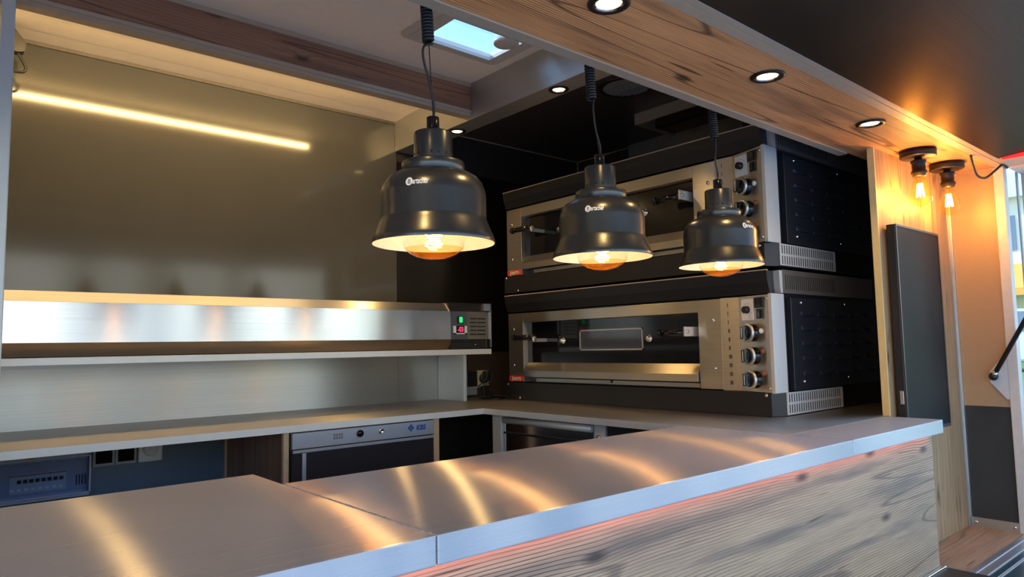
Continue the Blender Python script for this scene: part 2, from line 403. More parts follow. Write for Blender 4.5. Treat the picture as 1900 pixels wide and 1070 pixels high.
def text_mesh(bm, s, size, place, bold=0.0, width=1.0, spacing=1.0, shear=0.0):
    """built-in lettering; place(tx, ty) -> relative xyz of a point of the letter plane, tx centred"""
    cu = bpy.data.curves.new('lettering', 'FONT')
    cu.body = s; cu.size = size; cu.offset = bold; cu.space_character = spacing; cu.shear = shear
    cu.resolution_u = 4
    tmp = bpy.data.objects.new('lettering', cu); COL.objects.link(tmp)
    dg = bpy.context.evaluated_depsgraph_get()
    me = bpy.data.meshes.new_from_object(tmp.evaluated_get(dg))
    xs = [v.co.x for v in me.vertices]; cx = (min(xs) + max(xs)) / 2
    vs_ = [bm.verts.new(V(*place((v.co.x - cx) * width, v.co.y))) for v in me.vertices]
    for p in me.polygons:
        try: bm.faces.new([vs_[i] for i in p.vertices])
        except ValueError: pass
    bpy.data.objects.remove(tmp); bpy.data.meshes.remove(me); bpy.data.curves.remove(cu)
    return (max(xs) - min(xs)) * width

# ------------------------------------------------------------------ key levels
ZC = -0.25          # worktop height
ZS = 0.657          # underside of the front soffit
ZT = 1.10           # ceiling
YB = 2.87           # back wall
XR = 3.02           # right wall of the kitchen
FL = -ZO            # trailer floor

# ------------------------------------------------------------------ the setting
bm = B(); box(bm, -0.75, XR + 0.1, 0.84, YB + 0.1, FL - 0.05, FL)
struct('floor', bm, floor_m, 'dark trailer floor behind the counter', 'floor')
# white ceiling with the skylight opening x 1.33-1.64, y 1.80-2.005
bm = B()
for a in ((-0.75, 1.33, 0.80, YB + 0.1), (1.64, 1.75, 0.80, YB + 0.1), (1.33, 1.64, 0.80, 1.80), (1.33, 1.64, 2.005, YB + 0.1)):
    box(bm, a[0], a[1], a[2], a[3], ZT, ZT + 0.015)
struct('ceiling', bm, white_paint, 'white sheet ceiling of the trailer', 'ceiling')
bm = B(); box(bm, 1.84, XR + 0.1, 0.80, YB + 0.1, ZT, ZT + 0.015); box(bm, 1.75, 1.84, 0.80, YB + 0.1, ZT + 0.001, ZT + 0.015)
struct('ceiling.001', bm, black_ceiling_m, 'black ceiling section above the ovens', 'ceiling')
bm = B(); box(bm, -0.75, XR + 0.1, YB, YB + 0.1, FL, ZT)
struct('wall_back', bm, black_wall, 'back wall of the trailer', 'wall')
bm = B(); box(bm, XR, XR + 0.1, 0.985, YB, FL, ZT)
struct('wall_right', bm, black_wall, 'black right wall behind the ovens', 'wall')
bm = B(); box(bm, -0.85, -0.75, 0.84, YB + 0.1, FL, ZT + 0.06)
struct('wall_left', bm, white_paint, 'left end wall of the trailer', 'wall')
# grey glossy sheet and its dark trims
bm = B(); box(bm, 0.17, 1.753, YB - 0.006, YB - 0.0005, 0.20, 1.076)
struct('trim_1', bm, grey_sheet, 'glossy grey wall sheet above the prep shelf', 'wall panel')
bm = B(); box(bm, 0.17, 1.753, YB - 0.012, YB - 0.0005, 1.076, 1.089)
struct('trim_2', bm, plain('dark_metal_strip', (0.10, 0.085, 0.07), 0.45, 0.2), 'dark metal strip along the top of the grey wall sheet', 'trim')
bm = B(); prism(bm, [(2.777, ZT - 0.0055), (2.869, 1.0895), (2.869, ZT - 0.001)], 'X', 0.17, 1.752)
struct('trim_3', bm, white_paint, 'white cove strip between ceiling and grey wall sheet', 'trim')
bm = B(); prism(bm, [(2.667, ZT - 0.0005), (2.7765, ZT - 0.005), (2.7765, ZT - 0.0005)], 'X', 0.17, 1.752)
struct('trim_4', bm, white_paint, 'white ceiling strip beside the cove', 'trim')
# steel splashback under the shelf
bm = B(); box(bm, 0.17, 1.7595, YB - 0.004, YB - 0.0005, ZC, 0.20); box(bm, 1.7605, 2.02, YB - 0.004, YB - 0.0005, ZC, -0.02)
struct('trim_5', bm, steel_splash, 'brushed steel splashback under the white shelf', 'splashback')
bm = B(); box(bm, 1.757, 3.019, YB - 0.003, YB - 0.0005, -0.02, 0.90)
struct('trim_6', bm, steel_dark, 'dark steel sheet in the corner beside the ovens', 'wall panel')
bm = B(); box(bm, 0.17, 0.96, YB - 0.02, YB - 0.0005, FL, ZC - 0.022)
struct('trim_7', bm, blue_wall, 'dark blue-grey sheet below the back worktop', 'wall panel')
bm = B(); box(bm, 1.842, XR - 0.001, YB - 0.005, YB - 0.0005, ZT - 0.005, ZT - 0.0005); box(bm, XR - 0.005, XR - 0.0005, 0.995, YB - 0.001, ZT - 0.005, ZT - 0.0005); box(bm, XR - 0.005, XR - 0.0005, YB - 0.005, YB - 0.0005, 0.3, ZT - 0.005)
struct('trim_20', bm, alu_matt, 'thin grey sealing bead where black walls and ceiling meet', 'trim')
# left partition post
bm = B(); box(bm, 0.1530, 0.1842, 2.20, YB, FL, ZT, 0.003)
struct('trim_8', bm, alu_light, 'pale upright partition edge at the left of the back worktop', 'partition')
# ceiling beam: wood face between two aluminium profiles
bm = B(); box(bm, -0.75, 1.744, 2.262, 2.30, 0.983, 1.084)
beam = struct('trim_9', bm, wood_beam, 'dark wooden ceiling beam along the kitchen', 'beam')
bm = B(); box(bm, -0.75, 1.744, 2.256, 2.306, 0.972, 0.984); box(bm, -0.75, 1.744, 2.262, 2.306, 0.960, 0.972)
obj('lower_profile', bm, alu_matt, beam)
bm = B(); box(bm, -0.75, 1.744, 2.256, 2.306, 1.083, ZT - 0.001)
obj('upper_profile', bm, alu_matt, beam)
# steel duct across the ceiling
bm = B(); box(bm, 1.745, 1.840, 0.99, YB - 0.008, 0.946, ZT + 0.0005)
struct('trim_10', bm, steel_y, 'brushed steel box beam crossing the ceiling', 'beam')
# soffit over the serving opening
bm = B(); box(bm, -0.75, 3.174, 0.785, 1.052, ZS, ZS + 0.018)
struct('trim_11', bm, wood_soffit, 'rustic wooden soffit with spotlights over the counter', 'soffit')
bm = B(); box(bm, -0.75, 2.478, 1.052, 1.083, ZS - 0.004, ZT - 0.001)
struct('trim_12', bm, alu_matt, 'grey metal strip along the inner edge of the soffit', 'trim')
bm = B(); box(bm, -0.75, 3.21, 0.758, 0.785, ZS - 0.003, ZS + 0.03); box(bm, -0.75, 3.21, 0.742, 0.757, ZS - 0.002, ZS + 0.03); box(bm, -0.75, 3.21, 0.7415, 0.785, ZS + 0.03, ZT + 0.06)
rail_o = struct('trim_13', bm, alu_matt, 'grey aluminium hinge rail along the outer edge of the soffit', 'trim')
bm = B(); box(bm, -0.75, 3.21, 0.7388, 0.7414, ZS - 0.002, ZS + 0.012)
obj('white_seal', bm, awn_white, rail_o)
# awning (raised hatch), rising gently outwards
bm = B(); prism(bm, [(0.738, ZS - 0.003), (-1.1, ZS + 0.165), (-1.1, ZS + 0.195), (0.738, ZS + 0.027)], 'X', -1.2, 3.0)
aw = struct('trim_14', bm, awning_m, 'black underside of the raised serving hatch', 'hatch')
# front wall right of the opening, honey oak
bm = B(); box(bm, 2.486, 3.174, 0.965, 0.985, -0.95, ZS)
fw = struct('wall_front', bm, wood_pillar, 'honey oak wall right of the serving opening', 'wall')
bm = B(); box(bm, 2.4775, 2.4865, 0.9645, 0.986, ZC - 0.05, ZS)
obj('edge_strip', bm, lemon_edge, fw)
bm = B(); box(bm, 2.490, XR + 0.1, 0.9855, 0.992, FL, ZT); 
struct('wall_front.001', bm, alu_matt, 'inner face of the front wall beside the ovens', 'wall')
# porch
XP = 3.175
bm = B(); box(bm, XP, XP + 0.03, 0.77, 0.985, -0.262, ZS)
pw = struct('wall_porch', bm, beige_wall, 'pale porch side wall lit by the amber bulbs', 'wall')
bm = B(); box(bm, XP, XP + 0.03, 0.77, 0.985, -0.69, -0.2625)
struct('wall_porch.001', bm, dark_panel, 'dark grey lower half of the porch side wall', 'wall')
bm = B(); box(bm, XP - 0.006, XP + 0.03, 0.77, 0.9645, -0.726, -0.690)
kr = struct('baseboard_porch', bm, alu, 'aluminium kick strip at the foot of the porch wall', 'baseboard')
for y in (0.94, 0.815):
    bm = B(); cyl(bm, (XP - 0.006, y, -0.708), (-1, 0, 0), 0.006, 0.003, 12); obj('screw', bm, chrome, kr)
bm = B(); box(bm, XP - 0.010, XP, 0.953, 0.9645, -0.69, ZS); box(bm, XP - 0.022, XP - 0.012, 0.958, 0.9645, -0.726, ZS)
struct('trim_15', bm, alu, 'aluminium corner strip between oak wall and porch wall', 'trim')
bm = B(); box(bm, XP - 0.008, XP + 0.034, 0.764, 0.800, -0.76, ZS - 0.001, 0.003)
struct('trim_16', bm, frame_pale, 'pale upright frame profile at the porch edge', 'frame')
bm = B(); box(bm, 2.43, XP, 0.785, 0.965, -0.78, -0.726)
struct('floor_porch', bm, wood_porch, 'small oak porch floor right of the counter', 'floor')
bm = B(); box(bm, 2.43, 3.4, 0.768, 0.785, -0.78, -0.7255); box(bm, 2.43, 3.4, 0.738, 0.765, -0.78, -0.7275)
sill = struct('trim_17', bm, alu, 'ribbed aluminium sill in front of the porch floor', 'sill')
bm = B(); box(bm, 2.43, 3.4, 0.7655, 0.7675, -0.78, -0.7255); box(bm, 2.43, 3.4, 0.7345, 0.7375, -0.78, -0.7265); box(bm, 2.43, 3.4, 0.709, 0.7115, -0.80, -0.7275); box(bm, 2.43, 3.4, 0.703, 0.7055, -0.80, -0.7275)
obj('white_seal', bm, awn_white, sill)
bm = B(); box(bm, 2.43, 3.4, 0.3, 0.7335, -0.82, -0.729)
struct('trim_18', bm, teal, 'dark teal step sheet outside the porch sill', 'step')
# lintel over the porch side window
bm = B(); box(bm, 3.149, 3.395, 0.10, 0.7405, ZS - 0.016, ZS + 0.012)
struct('trim_19', bm, beige_plastic, 'beige lintel above the side window', 'lintel')
# side window
bm = B(); box(bm, 3.30, 3.306, 0.10, 0.80, -0.74, ZS - 0.005)
win = struct('window_1', bm, pane_glass, 'clear side window beside the porch', 'window')
bm = B(); box(bm, 3.292, 3.314, 0.726, 0.738, -0.74, ZS - 0.005); box(bm, 3.292, 3.314, 0.752, 0.757, -0.74, ZS - 0.005); box(bm, 3.292, 3.314, 0.10, 0.12, -0.74, ZS - 0.005)
obj('mullion', bm, grey_frame, win)
# skylight
def rrect(x0, x1, y0, y1, r, n=6):
    pts = []
    for cx, cy, a0 in ((x1 - r, y1 - r, 0), (x0 + r, y1 - r, 90), (x0 + r, y0 + r, 180), (x1 - r, y0 + r, 270)):
        for k in range(n + 1):
            a = math.radians(a0 + 90 * k / n); pts.append((cx + r * math.cos(a), cy + r * math.sin(a)))
    return pts
def ring_plate(bm, outer, inner, z0, z1):
    n = len(outer)
    lo = [[bm.verts.new(V(p[0], p[1], z)) for p in ps] for ps in (outer, inner) for z in (z0, z1)]
    o0, o1, i0, i1 = lo
    fs = []
    for k in range(n):
        j = (k + 1) % n
        fs += [bm.faces.new((o0[k], o0[j], i0[j], i0[k])), bm.faces.new((o1[k], i1[k], i1[j], o1[j])),
               bm.faces.new((o0[k], o1[k], o1[j], o0[j])), bm.faces.new((i0[k], i0[j], i1[j], i1[k]))]
    bmesh.ops.recalc_face_normals(bm, faces=fs)
bm = B(); ring_plate(bm, rrect(1.262, 1.692, 1.745, 2.045, 0.03), rrect(1.335, 1.636, 1.812, 2.002, 0.004), ZT - 0.008, ZT - 0.0005)
ring_plate(bm, rrect(1.29, 1.668, 1.77, 2.025, 0.02), rrect(1.335, 1.636, 1.812, 2.002, 0.004), ZT - 0.013, ZT - 0.008)
sky = struct('window_2', bm, beige_plastic, 'square roof light in the white ceiling', 'skylight')
bm = B(); lathe(bm, [(0, 0), (0.042, 0), (0.046, 0.004), (0.046, 0.014), (0, 0.014)], (1.588, 1.845, ZT - 0.020), segs=32)
obj('knob', bm, beige_plastic, sky)
bm = B(); box(bm, 1.31, 1.66, 1.78, 2.025, ZT + 0.016, ZT + 0.020)
obj('pane', bm, sky_dome, sky)
bm = B(); box(bm, 1.33, 1.64, 1.845, 1.86, ZT + 0.005, ZT + 0.012); box(bm, 1.47, 1.485, 1.80, 1.845, ZT + 0.005, ZT + 0.012)
obj('brace', bm, clear_glass, sky)
# roof skin keeps daylight out
for nm, a in (('roof', (-0.85, 1.33, 0.74, YB + 0.2)), ):
    bm = B()
    for q in ((-0.85, 1.25, 0.74, YB + 0.2), (1.95, 3.3, 0.74, YB + 0.2), (1.25, 1.95, 0.74, 1.72), (1.25, 1.95, 2.25, YB + 0.2)):
        box(bm, q[0], q[1], q[2], q[3], ZT + 0.016, ZT + 0.03)
    struct(nm, bm, white_paint, 'outer roof skin of the trailer', 'roof')

# ------------------------------------------------------------------ counters and worktops
def slab(name, x0, x1, y0, y1, label, m=steel_top):
    bm = B(); box(bm, x0, x1, y0, y1, -0.291, ZC, 0.0025)
    return tag(obj(name, bm, m), label, 'counter', 'leaves of the serving counter')
slab('serving_counter', -0.70, 0.5495, 0.80, 1.455, 'wide brushed steel counter leaf at the left end of the serving counter')
slab('serving_counter', 0.5510, 1.8195, 0.80, 1.310, 'long middle brushed steel counter leaf under the heat lamps')
slab('serving_counter', 1.8210, 2.455, 0.80, 0.9635, 'short steel counter end below the wall screen')
bm = B()
prism(bm, [(-0.5, 2.275), (1.80, 2.275), (1.80, 1.312), (1.822, 1.312), (1.822, 0.966), (2.4765, 0.966), (2.4765, 0.987), (2.484, 0.987), (2.484, 0.9935), (3.018, 0.9935), (3.018, 2.8695), (0.1845, 2.8695), (0.1845, 2.8), (0.1845, 2.275)][1:], 'Z', -0.270, ZC)
wt = tag(obj('back_worktop', bm, steel_x), 'L-shaped brushed steel worktop along the back wall and under the ovens', 'worktop')
bm = B(); box(bm, 0.1845, 1.803, 2.2735, 2.2765, -0.2715, ZC + 0.0012); box(bm, 1.7985, 1.8015, 1.312, 2.275, -0.2715, ZC + 0.0012)
obj('front_lip', bm, alu_light, wt)
bm = B(); box(bm, -0.70, 2.432, 0.828, 0.846, -1.22, -0.292)
tag(obj('counter_front', bm, wood_front), 'weathered pale wood cladding on the front of the serving counter', 'counter front')
bm = B(); box(bm, -0.70, 2.40, 0.812, 0.820, -0.2938, -0.2915)
tag(obj('led_strip', bm, red_led_e), 'red light strip under the front edge of the serving counter', 'light strip')
bm = B(); box(bm, -0.70, 1.55, 2.3065, 2.312, 1.063, 1.068)
led = tag(obj('led_strip', bm, led_e), 'warm light strip behind the wooden ceiling beam', 'light strip')
bm = B(); box(bm, -0.70, 1.55, 2.3065, 2.322, 1.0688, 1.0705); obj('added_light_shield', bm, alu_matt, led)  # unseen strip added above the LED to keep its light off the ceiling
lamp('cove_light', 'AREA', 0.45, 2.325, 1.06, 7.0, (1.0, 0.70, 0.30), shape='RECTANGLE', size=2.2, size_y=0.02).rotation_euler = (math.radians(80), 0, 0)
# black fold-out ledge at the foot of the counter front
t = thing('fold_out_ledge', (2.2, 0.7, -0.73), 'black fold-out ledge at the foot of the counter front', 'ledge')
bm = B(); box(bm, 1.7, 2.452, 0.45, 0.815, -0.722, -0.699, 0.003); obj('board', bm, black_plastic, t)
bm = B(); box(bm, 2.25, 2.45, 0.815, 0.8275, -0.712, -0.694, 0.002); obj('hinge', bm, chrome, t)

# ------------------------------------------------------------------ heat lamps
LY = 1.115
def heat_lamp(x, z0, delta, coil_x, coil_z, sway, label):
    t = thing('heat_lamp', (x, LY, z0), label, 'heat lamp', 'heat lamps over the serving counter')
    o = (x, LY, z0)
    bm = B()
    lathe(bm, [(0.1183, 0.0), (0.1190, 0.003), (0.1170, 0.011), (0.1115, 0.024), (0.1060, 0.038), (0.1030, 0.0445), (0.1022, 0.048),
               (0.1022, 0.092), (0.1005, 0.104), (0.0955, 0.117), (0.0865, 0.128), (0.0760, 0.1345), (0.0640, 0.138), (0.0600, 0.1385)], o, segs=72)
    sh = obj('lamp_shade', bm, lamp_black, t)
    bm = B()
    lathe(bm, [(0.1175, 0.0005), (0.1155, 0.010), (0.1100, 0.023), (0.1040, 0.038), (0.1005, 0.047), (0.1003, 0.091), (0.0985, 0.103), (0.0935, 0.115), (0.0845, 0.126), (0.0745, 0.132), (0.030, 0.136), (0.0, 0.136)], o, segs=72)
    tag(obj('shade_lining', bm, lamp_white, sh), 'white enamel lining')
    bm = B(); lathe(bm, [(0.0600, 0.1385), (0.0612, 0.140), (0.0612, 0.157), (0.0600, 0.1595), (0.0376, 0.1605)], o, segs=56)
    obj('collar', bm, lamp_black, t)
    bm = B(); lathe(bm, [(0.0376, 0.1600), (0.0376, 0.2170), (0.0365, 0.2195), (0.0, 0.2195)], o, segs=48)
    nk = obj('neck', bm, lamp_black, t)
    bm = B()
    for k in range(16):
        a = 2 * PI * k / 16 + 0.1
        cyl(bm, (x + 0.0370 * math.cos(a), LY + 0.0370 * math.sin(a), z0 + 0.1745), (math.cos(a), math.sin(a), 0), 0.0028, 0.0010, 10)
    obj('vent_hole', bm, rubber, nk)
    bm = B(); lathe(bm, [(0.0125, 0.2195), (0.0125, 0.2500), (0.0118, 0.2515), (0.004, 0.2515)], o, segs=20); 
    obj('cable_gland', bm, black_gloss, t)
    # cord: straight piece then coil, up to the ceiling
    top = z0 + 0.2515
    bm = B()
    p0 = (coil_x, LY, coil_z)
    side = -0.012 if sway > 0 else 0.006
    path = smooth_path([(x, LY, top - 0.01), (x + 0.003, LY, top + 0.02), (x + (coil_x - x) * 0.3 - 0.004, LY, top + (coil_z - top) * 0.45), (coil_x + side, LY, top + (coil_z - top) * 0.75), (coil_x + side * 0.9, LY, coil_z - 0.012), (coil_x + 0.008, LY + 0.002, coil_z)], 8)
    tube(bm, path, 0.0024, 8); obj('cord', bm, rubber, t)
    bm = B(); tube(bm, [(x + 0.002, LY + 0.001, top - 0.008), (coil_x + 0.001, LY + 0.001, coil_z + 0.01)], 0.0010, 6); obj('hanging_wire', bm, rubber, t)
    bm = B(); pts = []
    turns, rise = 26, 0.0066
    for k in range(turns * 14 + 1):
        a = 2 * PI * k / 14
        lean = -0.010 * k / (turns * 14)
        pts.append((coil_x + lean + 0.0095 * math.cos(a), LY + 0.0095 * math.sin(a), coil_z + rise * k / 14))
    tube(bm, pts, 0.0031, 7)
    zt = coil_z + rise * turns
    tube(bm, [pts[-1], (coil_x - 0.010, LY, zt + 0.02), (coil_x - 0.010, LY, ZT - 0.012)], 0.0028, 8)
    obj('coiled_cord', bm, rubber, t)
    bm = B(); lathe(bm, [(0, 0), (0.04, 0), (0.042, 0.002), (0.042, 0.0115), (0, 0.0115)], (coil_x - 0.010, LY, ZT - 0.0125), segs=32); obj('ceiling_rose', bm, black_plastic, t)
    # bulb
    bm = B(); lathe(bm, [(0.018, 0.105), (0.019, 0.085), (0.026, 0.070), (0.044, 0.052), (0.057, 0.034), (0.0620, 0.016), (0.0615, 0.004), (0.0565, -0.008)], o, segs=48)
    bu = obj('bulb', bm, heat_glass, t)
    bm = B(); lathe(bm, [(0.0565, -0.008), (0.0480, -0.0165), (0.0350, -0.0235), (0.0200, -0.0275), (0.0, -0.0290)], o, segs=48)
    tag(obj('bulb_tip', bm, heat_tip, bu), 'amber lower bowl of the bulb')
    bm = B(); pts = []
    for k in range(200):
        a = 2 * PI * k / 22
        rf = 0.006 + 0.011 * abs(math.sin(k * PI / 80))
        pts.append((x + rf * math.cos(a), LY + rf * math.sin(a), z0 - 0.010 + 0.050 * k / 199))
    tube(bm, pts, 0.0013, 5); obj('filament', bm, heat_fil, bu)
    bm = B(); lathe(bm, [(0.0, 0.100), (0.017, 0.100), (0.0175, 0.136), (0, 0.136)], o, segs=24); lathe(bm, [(0.0, 0.045), (0.004, 0.045), (0.006, 0.100), (0, 0.100)], o, segs=16)
    obj('bulb_cap', bm, chrome, bu)
    lamp('heat_bulb_light', 'POINT', x, LY, z0 + 0.012, 0.06, (1.0, 0.70, 0.55), 0.022)
    # lettering round the shade
    R = 0.1026
    d = Vector((x, LY, 0)).normalized(); rt = Vector((d.y, -d.x, 0))
    def on_shade(a, h, lift):
        zz = 0.0985 + h
        rr = 0.1022 if zz < 0.092 else 0.1022 - 0.0017 * ((zz - 0.092) / 0.012) ** 1.6
        q = -d * math.cos(a) + rt * math.sin(a)
        return (x + q.x * (rr + lift), LY + q.y * (rr + lift), z0 + zz)
    bm = B()
    _w = text_mesh(bm, 'artscher', 0.0155, lambda tx, ty: on_shade(delta + (tx + 0.0070) / R, ty - 0.0015, 0.0006), bold=0.00035, width=0.62, spacing=0.95)
    nd = 20
    c0 = delta - 0.0150 / R
    disc = [bm.verts.new(V(*on_shade(c0 + 0.0070 * math.cos(2 * PI * k / nd) / R, 0.0035 + 0.0078 * math.sin(2 * PI * k / nd), 0.0006))) for k in range(nd)]
    bm.faces.new(disc)
    lg = obj('lettering', bm, white_print, sh)
    bm = B(); text_mesh(bm, 'B', 0.0125, lambda tx, ty: on_shade(c0 + (tx + 0.0006) / R, ty - 0.001, 0.0010), bold=0.0, width=0.95)
    obj('logo_letter', bm, ink, sh)
    return t
heat_lamp(0.766, 0.200, -0.30, 0.757, 0.602, 1, 'leftmost and largest-looking of three black heat lamps over the counter, before the grey wall sheet')
heat_lamp(1.251, 0.207, -0.15, 1.228, 0.590, -1, 'middle of three black heat lamps hanging over the steel counter')
heat_lamp(1.755, 0.218, 0.86, 1.748, 0.590, -1, 'rightmost of three black heat lamps, before the oven control panels')

# ------------------------------------------------------------------ spotlights
def spot(x, y, z, label, r=0.042, watts=4.0, grp=None, col=(1.0, 0.60, 0.20), tilt=0.0):
    t = thing('recessed_spotlight', (x, y, z - 0.006), label, 'spotlight', 'recessed spotlights')
    o = (x, y, z)
    bm = B(); lathe(bm, [(r, -0.0005), (r * 0.98, -0.004), (r * 0.80, -0.0065), (r * 0.66, -0.004), (r * 0.62, -0.0008)], o, segs=40)
    obj('trim_ring', bm, bronze, t)
    bm = B(); lathe(bm, [(r * 0.66, -0.0042), (r * 0.62, -0.0035), (r * 0.58, -0.0008)], o, segs=32); obj('reflector', bm, chrome, t)
    bm = B(); lathe(bm, [(0, -0.0022), (r * 0.5, -0.0020), (r * 0.60, -0.0010)], o, segs=32)
    obj('lens', bm, lens_e, t)
    l = lamp('spot_light', 'SPOT', x, y, z - 0.010, watts, col, 0.02, spot_size=math.radians(125), spot_blend=0.6)
    return t
spot(0.410, 0.856, ZS, 'recessed spotlight in the wooden soffit left of the heat lamps', watts=3.2)
spot(1.000, 0.856, ZS, 'recessed spotlight in the wooden soffit cut by the top of the picture', watts=3.2)
spot(1.589, 0.856, ZS, 'middle recessed spotlight in the wooden soffit, above the ovens', watts=3.2)
spot(2.190, 0.856, ZS, 'recessed spotlight in the wooden soffit nearest the amber bulbs', watts=3.2)
spot(1.791, 2.421, 0.946, 'small recessed spotlight in the steel box beam near the grey wall sheet', 0.038, watts=5)
spot(1.791, 1.787, 0.946, 'small recessed spotlight in the steel box beam near the wooden soffit', 0.038, watts=5)

# ------------------------------------------------------------------ pizza ovens
def oven(d, label):
    t = thing('pizza_oven', (2.6, 1.9, ZC + d), label, 'oven', 'stacked pizza oven decks')
    YE = 2.60
    # black base with its perforated side band
    bm = B(); prism(bm, [(2.2, YE), (2.2, 1.228), (2.247, 1.203), (2.998, 1.203), (2.998, YE)], 'Z', -0.2485 + d if d == 0 else 0.2585, -0.170 + d)
    ba = obj('base', bm, black_paint, t)
    bm = B(); box(bm, 2.252, 2.668, 1.2005, 1.2028, -0.246 + d if d == 0 else 0.262, -0.171 + d); 
    gr = tag(obj('vent_plate', bm, satin, ba), 'perforated bright steel plate')
    bm = B(); box(bm, 2.672, 2.996, 1.2008, 1.2028, -0.246 + d if d == 0 else 0.262, -0.171 + d)
    obj('rear_plate', bm, steel_dark, ba)
    bm = B()
    zl, zh = (-0.240 + d if d == 0 else 0.266), -0.176 + d
    zm = (zl + zh) / 2
    for r_ in range(2):
        for k in range(24):
            xx = 2.266 + k * 0.0162
            z0, z1 = (zl, zm - 0.004) if r_ == 0 else (zm + 0.004, zh)
            box(bm, xx, xx + 0.0042, 1.1995, 1.2004, z0, z1)
    obj('vent_slot', bm, rubber, ba)
    for y, z in ((2.585, -0.178 + d), (1.245, -0.178 + d), (2.50, -0.2385 + d if d == 0 else 0.266)):
        bm = B(); cyl(bm, (2.2, y, z), (-1, 0, 0), 0.006, 0.004, 12); obj('screw', bm, chrome, ba)
    # body
    bm = B(); prism(bm, [(2.262, YE - 0.005), (2.262, 1.385), (2.2665, 1.385), (2.2665, 1.215), (2.998, 1.215), (2.998, YE - 0.005)], 'Z', -0.170 + d, 0.166 + d)
    obj('body', bm, black_panel, t)
    # stainless front frame: two stiles and the top rail
    bm = B()
    box(bm, 2.217, 2.2618, 2.49, YE - 0.004, -0.166 + d, 0.158 + d, 0.001)
    box(bm, 2.217, 2.2618, 1.515, 2.49, 0.114 + d, 0.158 + d, 0.001)
    box(bm, 2.217, 2.2618, 1.4185, 1.515, -0.166 + d, 0.158 + d, 0.001)
    fr = obj('front_frame', bm, steel_oven, t)
    for y, z in ((2.558, 0.083), (2.558, -0.088), (1.449, 0.082), (1.449, -0.091)):
        bm = B(); lathe(bm, [(0.0065, 0), (0.006, 0.003), (0, 0.0045)], (2.217, y, z + d), (-1, 0, 0), 14); obj('bolt', bm, chrome, fr)
    bm = B(); box(bm, 2.2150, 2.2169, 2.492, 2.594, -0.1635 + d, -0.139 + d)
    bd = obj('badge', bm, red_plate, t)
    bm = B(); text_mesh(bm, 'jem', 0.030, lambda tx, ty: (2.2146, 2.543 - tx, -0.159 + ty + d), bold=0.0006, width=1.5)
    obj('lettering', bm, pale_print, bd)
    # door
    bm = B(); box(bm, 2.246, 2.2615, 1.517, 2.488, -0.075 + d, 0.1135 + d)
    dr = obj('door', bm, black_gloss, t)
    bm = B(); y0, y1, z0, z1 = 1.797, 2.148, -0.022 + d, 0.068 + d
    box(bm, 2.2425, 2.2459, y0, y1, z0, z0 + 0.006); box(bm, 2.2425, 2.2459, y0, y1, z1 - 0.006, z1); box(bm, 2.2425, 2.2459, y0, y0 + 0.005, z0, z1); box(bm, 2.2425, 2.2459, y1 - 0.008, y1, z0, z1)
    obj('window_frame', bm, steel_y, dr)
    bm = B(); box(bm, 2.2435, 2.2459, y0 + 0.005, y1 - 0.008, z0 + 0.006, z1 - 0.006)
    tag(obj('window_pane', bm, plain('oven_window_%d' % (d > 0), (0.05, 0.055, 0.075), 0.10), dr), 'dark viewing pane')
    for y in (2.252, 1.766):
        bm = B(); lathe(bm, [(0.015, 0), (0.015, 0.004), (0.010, 0.0045), (0.010, 0.014), (0.006, 0.018), (0, 0.018)], (2.246, y, 0.024 + d), (-1, 0, 0), 20); obj('door_bolt', bm, chrome, dr)
    for s, (ya, yb) in ((1, (2.500, 2.361)), (-1, (1.655, 1.535))):
        bm = B(); cyl(bm, (2.165, ya, 0.041 + d), (0, -1, 0), 0.0125, ya - yb, 24)
        lathe(bm, [(0.0125, 0), (0.015, 0.001), (0.015, 0.010), (0.0125, 0.011)], (2.165, ya, 0.041 + d), (0, -1, 0), 24); lathe(bm, [(0.0125, 0), (0.015, 0.001), (0.015, 0.010), (0.0, 0.0105)], (2.165, yb + 0.010, 0.041 + d), (0, -1, 0), 24)
        h = obj('handle', bm, black_gloss, dr)
        bm = B(); yb2 = yb - 0.001
        if s > 0: box(bm, 2.158, 2.2455, yb2 - 0.004, yb2 + 0.0005, 0.020 + d, 0.036 + d, 0.001); cyl(bm, (2.165, yb2 - 0.004, 0.033 + d), (0, -1, 0), 0.013, 0.002, 20)
        else: box(bm, 2.150, 2.2455, yb2 - 0.007, yb2 + 0.0005, 0.026 + d, 0.062 + d, 0.002); cyl(bm, (2.165, yb2 - 0.007, 0.044 + d), (0, -1, 0), 0.007, 0.003, 16)
        tag(obj('handle_arm', bm, plain('handle_steel_%d%d' % (s, d > 0), (0.66, 0.64, 0.6), 0.35, 0.7), h), 'steel handle arm')
    # sloping sill under the door
    bm = B(); prism(bm, [(2.2615, -0.076 + d), (2.246, -0.076 + d), (2.2085, -0.113 + d), (2.2085, -0.141 + d), (2.2615, -0.141 + d)], 'Y', 1.520, 2.488)
    obj('door_sill', bm, steel_oven, t)
    bm = B(); box(bm, 2.225, 2.2615, 1.522, 2.415, -0.163 + d, -0.147 + d); ls = obj('lower_strip', bm, steel_y, t)
    bm = B(); cyl(bm, (2.225, 1.951, -0.151 + d), (-1, 0, 0), 0.006, 0.003, 12); obj('latch_hole', bm, rubber, ls)
    # control panel: chamfer strip, slanted panel, polished side
    A = Vector((2.222, 1.347)); Bv = Vector((2.180, 1.213)); tv = (Bv - A).normalized(); nv = Vector((-0.954, 0.299))
    bm = B(); prism(bm, [(2.2165, 1.4180), (2.2220, 1.3475), (2.2655, 1.3475), (2.2655, 1.4180)], 'Z', -0.168 + d, 0.160 + d)
    st = tag(obj('scale_strip', bm, steel_oven, t), 'polished strip with printed scale marks')
    bm = B()
    nx, ny = -0.997, -0.078
